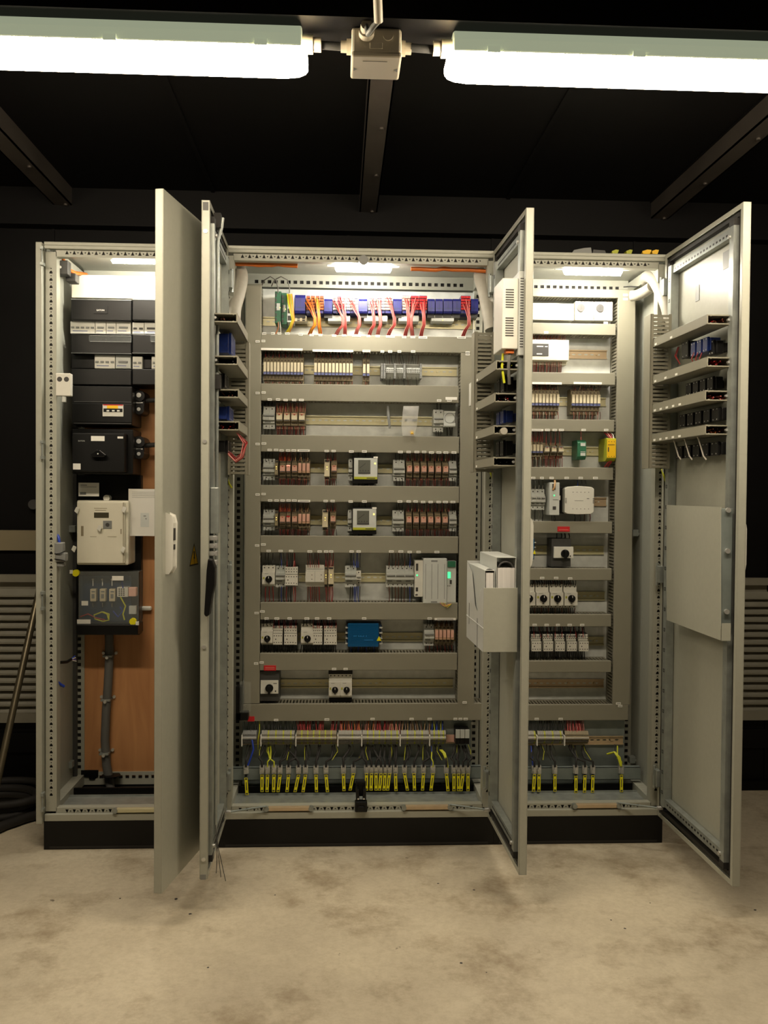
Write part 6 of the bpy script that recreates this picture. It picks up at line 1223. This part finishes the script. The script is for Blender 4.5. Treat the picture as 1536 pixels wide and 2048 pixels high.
# black clamps to the right of the enclosures
for k, (y0, y1, lb) in enumerate(((780, 831, 'upper'), (872, 920, 'lower'))):
    t = thing('cable_gland', 'black round cable entry at the right of the %s black enclosure' % ('breaker', 'main switch')[k], 'cable gland', P(278, y1, .26), 'black cable entries')
    a = P(279, y0+12, .25); b = P(279, y1-12, .25)
    MB().cyl((a.x, .24, a.z), (a.x, .34, a.z), .021, 20).cyl((b.x, .24, b.z), (b.x, .34, b.z), .019, 20).box(a.x-.018, a.x+.018, .25, .34, b.z, a.z).build('body', 'black', t, .002)
    MB().cyl((a.x, .236, a.z+.002), (a.x, .24, a.z+.002), .009, 12).cyl((b.x, .236, b.z), (b.x, .24, b.z), .007, 12).box(a.x-.012, a.x+.012, .248, .25, a.z-.028, a.z-.022).build('bolt', 'chrome', t)
    q = (a+b)/2; MB().tube([(q.x+.01, .28, q.z+.01), (q.x+.05, .28, q.z+.014), (q.x+.14, .29, q.z+.006)], .009, 10).build('power_cable', 'rubber', t)
# card, plate, meter
m = MB(); bx(m, 154, 282, 950, 1240, .325, .357); tag(m.build('meter_board', 'black', bevel=.003), 'black meter board standing behind the cream meter', 'board')
t = thing('business_card', 'small white card fixed above the cream meter', 'card', P(177, 992, .27))
m = MB(); bx(m, 157, 198, 965.5, 992.5, .27, .2715); m.build('card', 'label', t); m = MB(); bx(m, 160, 172, 984.5, 989.5, .2695, .27); bx(m, 161, 174, 969.5, 971, .2695, .27); bx(m, 161, 193, 973.5, 974.3, .2695, .27); m.build('print', 'mgrey', t)
t = thing('electricity_meter', 'cream plastic meter box with small dark display in the left cabinet', 'meter', P(207, 1132, .22))
m = MB(); bx(m, 153, 257, 1001, 1130, .215, .33); m.build('housing', 'offwhite', t, .006)
m = MB(); bx(m, 153.5, 249, 1004, 1127, .2, .215); lid = m.build('lid', 'offwhite', t, .004)
m = MB(); bx(m, 188, 217.5, 1025, 1035.5, .1985, .2); m.build('display', 'screen_dark', t)
m = MB(); bx(m, 206, 223.5, 1041.5, 1057.5, .1985, .2); c = P(215, 1049.5, .198); m.mat(1).cyl((c.x, .1985, c.z), (c.x, .196, c.z), .007, 14); m.build('port', ['mgrey', 'ink'], t)
m = MB(); bx(m, 246, 247, 1005, 1126, .1985, .2)
for x0_, x1_, y_ in ((180, 193, 1073), (215, 233, 1073)): bx(m, x0_, x1_, y_, y_+.8, .1993, .2)
bx(m, 162, 167, 1052, 1072, .1993, .2); bx(m, 241, 243, 1058, 1068, .1993, .2); bx(m, 188, 214, 1016, 1017, .1993, .2); bx(m, 190, 212, 1020, 1021, .1993, .2); m.build('print', 'tan', t)
for x, y in ((155, 1020), (249, 1019), (149, 1097), (247, 1099), (200, 1056)):
    c = P(x, y, .195); m = MB().cyl((c.x, .198, c.z), (c.x, .19, c.z), .006, 8); m.prism([(c.x-.010, c.z-.004), (c.x+.002, c.z-.014), (c.x+.010, c.z+.006), (c.x-.002, c.z+.012)], .186, .19, 'y'); m.build('seal', 'white', t, .001)
c = P(214, 996, .3); m = MB().cyl((c.x, .29, c.z), (c.x, .325, c.z), .012, 14); tag(m.build('cable_plug', 'white'), 'white round plug just above the cream meter', 'plug')
t = thing('instruction_sheet', 'white paper sheet hanging between the cream meter and the left door', 'paper', P(290, 1072, .24))
m = MB(); bx(m, 257, 345, 978, 1072, .24, .2412); m.build('sheet', 'paper_flat', t)
m = MB(); bx(m, 281, 298, 1026, 1054, .2394, .24); m.mat(1); bx(m, 287, 292, 1031, 1033, .239, .2394); bx(m, 291, 293, 1036, 1039, .239, .2394)
for k in range(4): bx(m, 264, 312, 984+k*3.5, 984.5+k*3.5, .2396, .24)
m.build('print', ['lgrey', 'mgrey'], t)
# fuse box with clear cover
t = thing('fuse_box', 'black fuse box with clear cover and three pale fuses below the meter', 'fuse box', P(212, 1268, .24))
m = MB(); bx(m, 152, 279, 1142, 1270, .30, .345); bx(m, 152, 276, 1249, 1270, .22, .31); m.build('base', 'black', t, .003)
m = MB(); bx(m, 160, 262, 1152, 1247, .292, .30); m.build('inner_plate', 'deep_blue', t)
m = MB(); x0_, x1_, _, _, z0_, z1_ = pbox(157, 277, 1143, 1250, .235, .3); m.box(x0_, x1_, .235, .237, z0_, z1_).box(x0_, x0_+.002, .237, .3, z0_, z1_).box(x1_-.002, x1_, .237, .3, z0_, z1_).box(x0_, x1_, .237, .3, z1_-.002, z1_); m.build('cover', 'clear', t)
for x in (186, 205, 224):
    m = MB(); bx(m, x-6, x+6, 1178, 1203, .268, .292); f = m.build('fuse', 'cream', t, .002)
    m = MB(); bx(m, x-3, x+4, 1182, 1185, .2675, .268); bx(m, x-3, x+3, 1188, 1197, .2675, .268); m.build('fuse_print', 'mgrey', f)
    c = P(x, 1172, .28); d = P(x, 1159, .288); MB().tube([c, d], .0022, 6).cyl((d.x, .284, d.z), (d.x, .292, d.z), .004, 8).build('lead', 'chrome', f); c = P(x, 1206, .28); d = P(x, 1214, .288); MB().tube([c, d], .002, 6).build('lead', 'chrome', f)
m = MB(); bx(m, 234, 256, 1174, 1194, .262, .292); k = m.build('neutral_block', 'white', t, .002)
s = MB()
for i in range(3):
    for j in range(4): bx(s, 237+i*4.5, 240+i*4.5, 1177+j*4, 1179.5+j*4, .2615, .262)
s.build('block_slots', 'ink', k)
m = MB(); bx(m, 257, 272, 1175, 1193, .262, .292); m.build('neutral_block', 'pink', t, .002)
for q_ in ((224, 247, 1152, 1161), (154, 181, 1239, 1247.5), (163, 176, 1202, 1211)):
    m = MB(); bx(m, *q_, .2335, .235); m.build('paper_label', 'label', t)
m = MB(); bx(m, 258, 272, 1212, 1228, .275, .292); m.build('rating_plate', 'lgrey', t)
for c_, pts in (('y', [(217, 1238), (214, 1228), (204, 1224), (188, 1230), (190, 1238), (206, 1243), (218, 1240), (218, 1228), (206, 1224)]), ('y', [(241, 1194), (251, 1212), (246, 1228), (249, 1240)]), ('b', [(226, 1222), (236, 1234), (246, 1222), (240, 1214)]), ('r', [(160, 1234), (176, 1228), (192, 1236), (210, 1240)]), ('b', [(244, 1163), (246, 1176)])):
    MB().tube([P(x, y, .262) for x, y in pts], .0028, 7).build('inner_wire', WC[c_][0], t)
for x, y, dx in ((152, 1146, -9), (266, 1243, 9)):
    c, d = P(x, y, .228), P(x+dx, y-2 if dx < 0 else y+4, .226); m = MB().cyl((c.x, .222, c.z), (c.x, .236, c.z), .013, 12); k = m.build('knob_screw', 'yellow', t, .002); MB().box(d.x-.006, d.x+.006, .22, .226, d.z-.006, d.z+.008).build('seal', 'white', k, .001)
c = P(293, 1217, .35); tag(MB().box(c.x-.02, c.x+.02, .34, .36, c.z-.008, c.z+.009).build('cable_clip', 'white', bevel=.006), 'small white clip on the plywood right of the fuse box', 'clip')
# grey conduit below the fuse box
pts = [P(218, 1262, .345), P(219, 1310, .34), P(216, 1370, .335), P(212, 1430, .335), P(210, 1480, .34), P(213, 1530, .34), P(222, 1580, .33)]
v = []
for i in range(len(pts)-1):
    for k in range(5): v.append(pts[i].lerp(pts[i+1], k/5))
v.append(pts[-1]); tag(MB().tube(v, .0165, 16).build('conduit_pipe', 'conduit'), 'thick grey cable running down the plywood from the fuse box', 'cable')
for i, (x, y) in enumerate(((217, 1311), (213, 1399), (210, 1506))):
    c = P(x, y, .335); t = thing('pipe_clip', '%s clip holding the thick grey cable to the plywood' % ('upper', 'middle', 'lower')[i], 'clip', (c.x, .35, c.z), 'clips on the thick grey cable')
    MB().box(c.x-.018, c.x+.018, .315, .36, c.z-.004, c.z+.004).build('strap', 'zinc', t, .001); MB().cyl((c.x-.024, .352, c.z+.006), (c.x-.024, .36, c.z+.006), .006, 10).cyl((c.x+.024, .352, c.z+.006), (c.x+.024, .36, c.z+.006), .006, 10).cyl((c.x, .308, c.z-.004), (c.x, .32, c.z-.004), .006, 10).build('screws', 'chrome', t)
c = P(222, 1580, .33); tag(MB().cyl((c.x, .33, .155), (c.x, .33, .158), .035, 20).build('cable_grommet', 'black'), 'black grommet where the thick grey cable leaves the left cabinet', 'grommet')
m = MB(); bx(m, 162, 196, 1541, 1554, .35, .358); bx(m, 178, 190, 1554, 1559, .35, .358); tag(m.build('corner_cover', 'black'), 'black rectangle at the foot of the plywood board', 'cover')
# left inner frame column of the left cabinet
m = MB(); bx(m, 143, 153, 850, 1560, .33, .345); tag(m.build('frame_strip', 'dgrey'), 'dark metal strip left of the black enclosures', 'strip')
# socket and loose leads on the left post
t = thing('cable_connector', 'grey plug connector tied to the left post with a blue lead', 'connector', P(117, 1130, .03))
m = MB(); bx(m, 108, 126, 1085, 1108, .01, .04); bx(m, 110, 131, 1106, 1124, .005, .04); bx(m, 110, 128, 1124, 1134, .015, .04); m.build('body', 'mgrey', t, .004)
MB().tube([P(112, 1067, .03), P(117, 1074, .02), P(119, 1086, .02)], .005, 8).build('blue_lead', 'wire_blue', t); MB().tube([P(109, 1108, .004), P(120, 1107, .0), P(131, 1102, .004)], .0018, 6).tube([P(109, 1118, .004), P(120, 1119, .0), P(131, 1122, .004)], .0018, 6).build('cable_tie', 'black', t)
t = thing('loose_lead', 'dark multi-core lead sticking out of the left post, ends bare', 'cable', P(130, 1322, .05)); MB().tube([P(108, 1321, .04), P(120, 1325, .06), P(134, 1324, .1), P(142, 1319, .14)], .0055, 8).build('sheath', 'black', t)
for k in range(4): MB().tube([P(141, 1319+k*.4, .14), P(150+k, 1312+k*3.5, .16)], .0018, 5).build('core', ['wire_blue', 'wire_white', 'wire_violet', 'wire_white'][k], t)
tag(MB().tube([P(108, 1352, .02), P(113, 1362, .03), P(121, 1369, .05), P(128, 1373, .06)], .005, 8).build('loose_lead', 'wire_blue'), 'short blue lead sticking out of the left post near the bottom', 'cable')
for x, y in ((147, 1058), (141, 1528)):
    c = P(x, y, .3); tag(MB().box(c.x-.012, c.x+.012, .28, .31, c.z-.012, c.z+.014).cyl((c.x-.03, .29, c.z-.004), (c.x-.01, .29, c.z-.004), .006, 10).build('panel_clamp', 'zinc', bevel=.002), 'small metal clamp on the inner left side, %s' % ('level with the meter' if y < 1200 else 'near the cabinet floor'), 'clamp', 'small side panel clamps')
for x, y, w_ in ((1268, 1066, 'level with the folded shelf'), (1262, 1518, 'near the cabinet floor')):
    c = P(x, y, .3); tag(MB().box(c.x-.012, c.x+.012, .28, .31, c.z-.012, c.z+.014).cyl((c.x+.01, .29, c.z-.004), (c.x+.03, .29, c.z-.004), .006, 10).build('panel_clamp', 'zinc', bevel=.002), 'small metal clamp on the inner right side, %s' % w_, 'clamp', 'small side panel clamps')
c = P(126, 536, .06); t = thing('corner_bracket', 'dark switch bracket in the top left corner of the left cabinet', 'bracket', c); MB().box(c.x-.02, c.x+.02, .05, .09, c.z-.025, c.z+.025).box(c.x, c.x+.035, .09, .14, c.z-.04, c.z-.01).build('body', 'dgrey', t, .003); MB().cyl((c.x-.006, .046, c.z), (c.x-.006, .05, c.z), .005, 10).build('bolt', 'chrome', t)
# green-yellow earth leads near the hinges
for px, py, Y, lb in ((982, 945, .0, 'below the slotted duct of the narrow right door'), (1328, 950, .0, 'below the slotted duct of the right-hand door'), (455, 955, .0, 'below the slotted duct of the narrow left door')):
    tag(MB().tube([P(px-4, py-12, Y), P(px-1, py, Y-.03), P(px+3, py+12, Y-.03), P(px+8, py+20, Y-.01)], .0035, 8).build('earth_strap', 'wire_green_yellow'), 'green-yellow earth lead '+lb, 'earth lead', 'earth leads between frame and doors')
c = P(1255, 573, .2); tag(MB().tube([P(1248, 574, .3), P(1262, 573, .25), P(1275, 574, .22)], .0028, 8).build('cable_stub', 'dgrey'), 'thin dark cable end above the horizontal padded hose', 'cable')
# things lying on the roof of the right-hand cabinet
t = thing('paper_bundle', 'crumpled grey paper bundle on the roof of the right-hand cabinet', 'paper bundle', P(1165, 507, .06))
def lump(pts, Y, h): 
    m = MB(); base = [P(x, y, Y) for x, y in pts]; n = len(base); top = [p+Vector((R.uniform(-.006, .006), h, R.uniform(-.008, .004))) for p in base]
    return m.add([(p.x, p.y, max(p.z, H+.0006)) for p in base+top], [tuple(range(n)), tuple(range(n, 2*n))[::-1]]+[(i, (i+1) % n, n+(i+1) % n, n+i) for i in range(n)])
lump([(1143, 507.5), (1148, 500), (1168, 496), (1182, 495), (1184, 508)], .05, .12).build('sheet', 'mgrey', t); lump([(1185, 508), (1187, 499), (1210, 501), (1213, 509)], .05, .1).build('sheet', 'dgrey', t)
for i, (x, w_, m_) in enumerate(((1231, 12, 'olive'), (1259, 11, 'olive'), (1294, 16, 'yellow_b'), (1311, 12, 'yellow_b'))):
    tag(lump([(x-w_/2, 507.5), (x-w_/2-1, 502), (x+1, 499), (x+w_/2+1, 500), (x+w_/2-2, 508)], .04+.01*i, .03).build('cable_end', m_), 'yellow-green cable end on the cabinet roof, %s from left' % ORD[i], 'cable end', 'yellow cable ends on the roof')
# lamp-side gadget: small thing on the wall at far left
c = P(66, 1009, YW-.03); tag(MB().cyl((c.x, YW-.03, c.z), (c.x, YW, c.z), .02, 16).build('wall_button', 'dgrey'), 'dark round knob on the black wall at the far left', 'knob')
# leaning pole and coiled hose
a = PZ(-8, 1560, .02); a = P(-10, 1585, .1); b = P(82, 1165, .45)
tag(MB().tube([(a.x, a.y, max(a.z, .02)), b], .013, 14).build('steel_pole', 'steelpole'), 'dull steel pole leaning behind the left cabinet beside the vent', 'pole')
def coil(cx, cy, r, turns, label, squash=.55, tail=None, z0=.018, rt_=.015):
    pts = []
    N = int(turns*26)
    for i in range(N): g = 2*math.pi*i/26; rr = r*(1+.10*math.sin(g*.37+1)+.04*math.sin(g*1.7)); pts.append((cx+rr*math.cos(g)*(1+.04*i/26), cy+rr*math.sin(g)*squash, z0+.024*i/26+.006*math.sin(g*2)))
    if tail: pts = [Vector(q) for q in tail]+pts
    return tag(MB().tube(pts, rt_, 10).build('rubber_hose', 'rubber'), label, 'hose')
c = PZ(-5, 1612, .05); coil(c.x-.04, c.y+.03, .17, 3.6, 'coiled black rubber hose on the floor left of the cabinets', .7)
pts = [PZ(-30, 1668, .02), PZ(10, 1650, .02), PZ(50, 1636, .02), PZ(88, 1626, .02)]
tag(MB().tube([(p.x, p.y, .02) for p in pts], .018, 10).build('rubber_hose', 'rubber'), 'straight black hose length running under the left cabinet edge', 'hose')
# floor litter
for i, (x, y, s) in enumerate(((922, 1926, .005), (416, 1935, .004), (240, 1797, .004), (973, 1945, .003), (352, 1798, .007), (380, 1828, .006), (550, 1790, .003), (876, 1767, .004), (948, 1780, .005), (1222, 1840, .003), (1250, 1857, .004), (1300, 1806, .003), (1510, 1820, .005))):
    p = PZ(x, y, 0); m = MB(); n = 7; ring = [(p.x+s*R.uniform(.6, 1.2)*math.cos(k*2*math.pi/n), p.y+s*R.uniform(.6, 1.2)*math.sin(k*2*math.pi/n), .0002) for k in range(n)]; m.add(ring+[(p.x, p.y, s*.5)], [(k, (k+1) % n, n) for k in range(n)]+[tuple(range(n))])
    tag(m.build('debris_crumb', 'ink'), 'tiny dark crumb of debris lying on the concrete floor', 'debris', 'dark crumbs on the floor')

# ---------------------------------------------------------------- wires
WL.sort(key=lambda q: -q[2]*sum((q[1][i+1]-q[1][i]).length for i in range(len(q[1])-1)))
for c, pts, r, lb, gp, n in WL[:290]: tag(MB().tube(pts, r, n).build('wire', WC[c][0]), lb, 'wire', gp)
ks = list(WC); m = MB()
for c, pts, r, lb, gp, n in WL[290:]: m.mat(ks.index(c)).tube(pts, r, 4, False)
tag(m.build('wires', [WC[k][0] for k in ks]), 'dense short wires filling the gaps between ducts and devices in both cabinets', 'wires', None, 'stuff')
for o in bpy.data.objects:
    if '_w' in o: del o['_w']
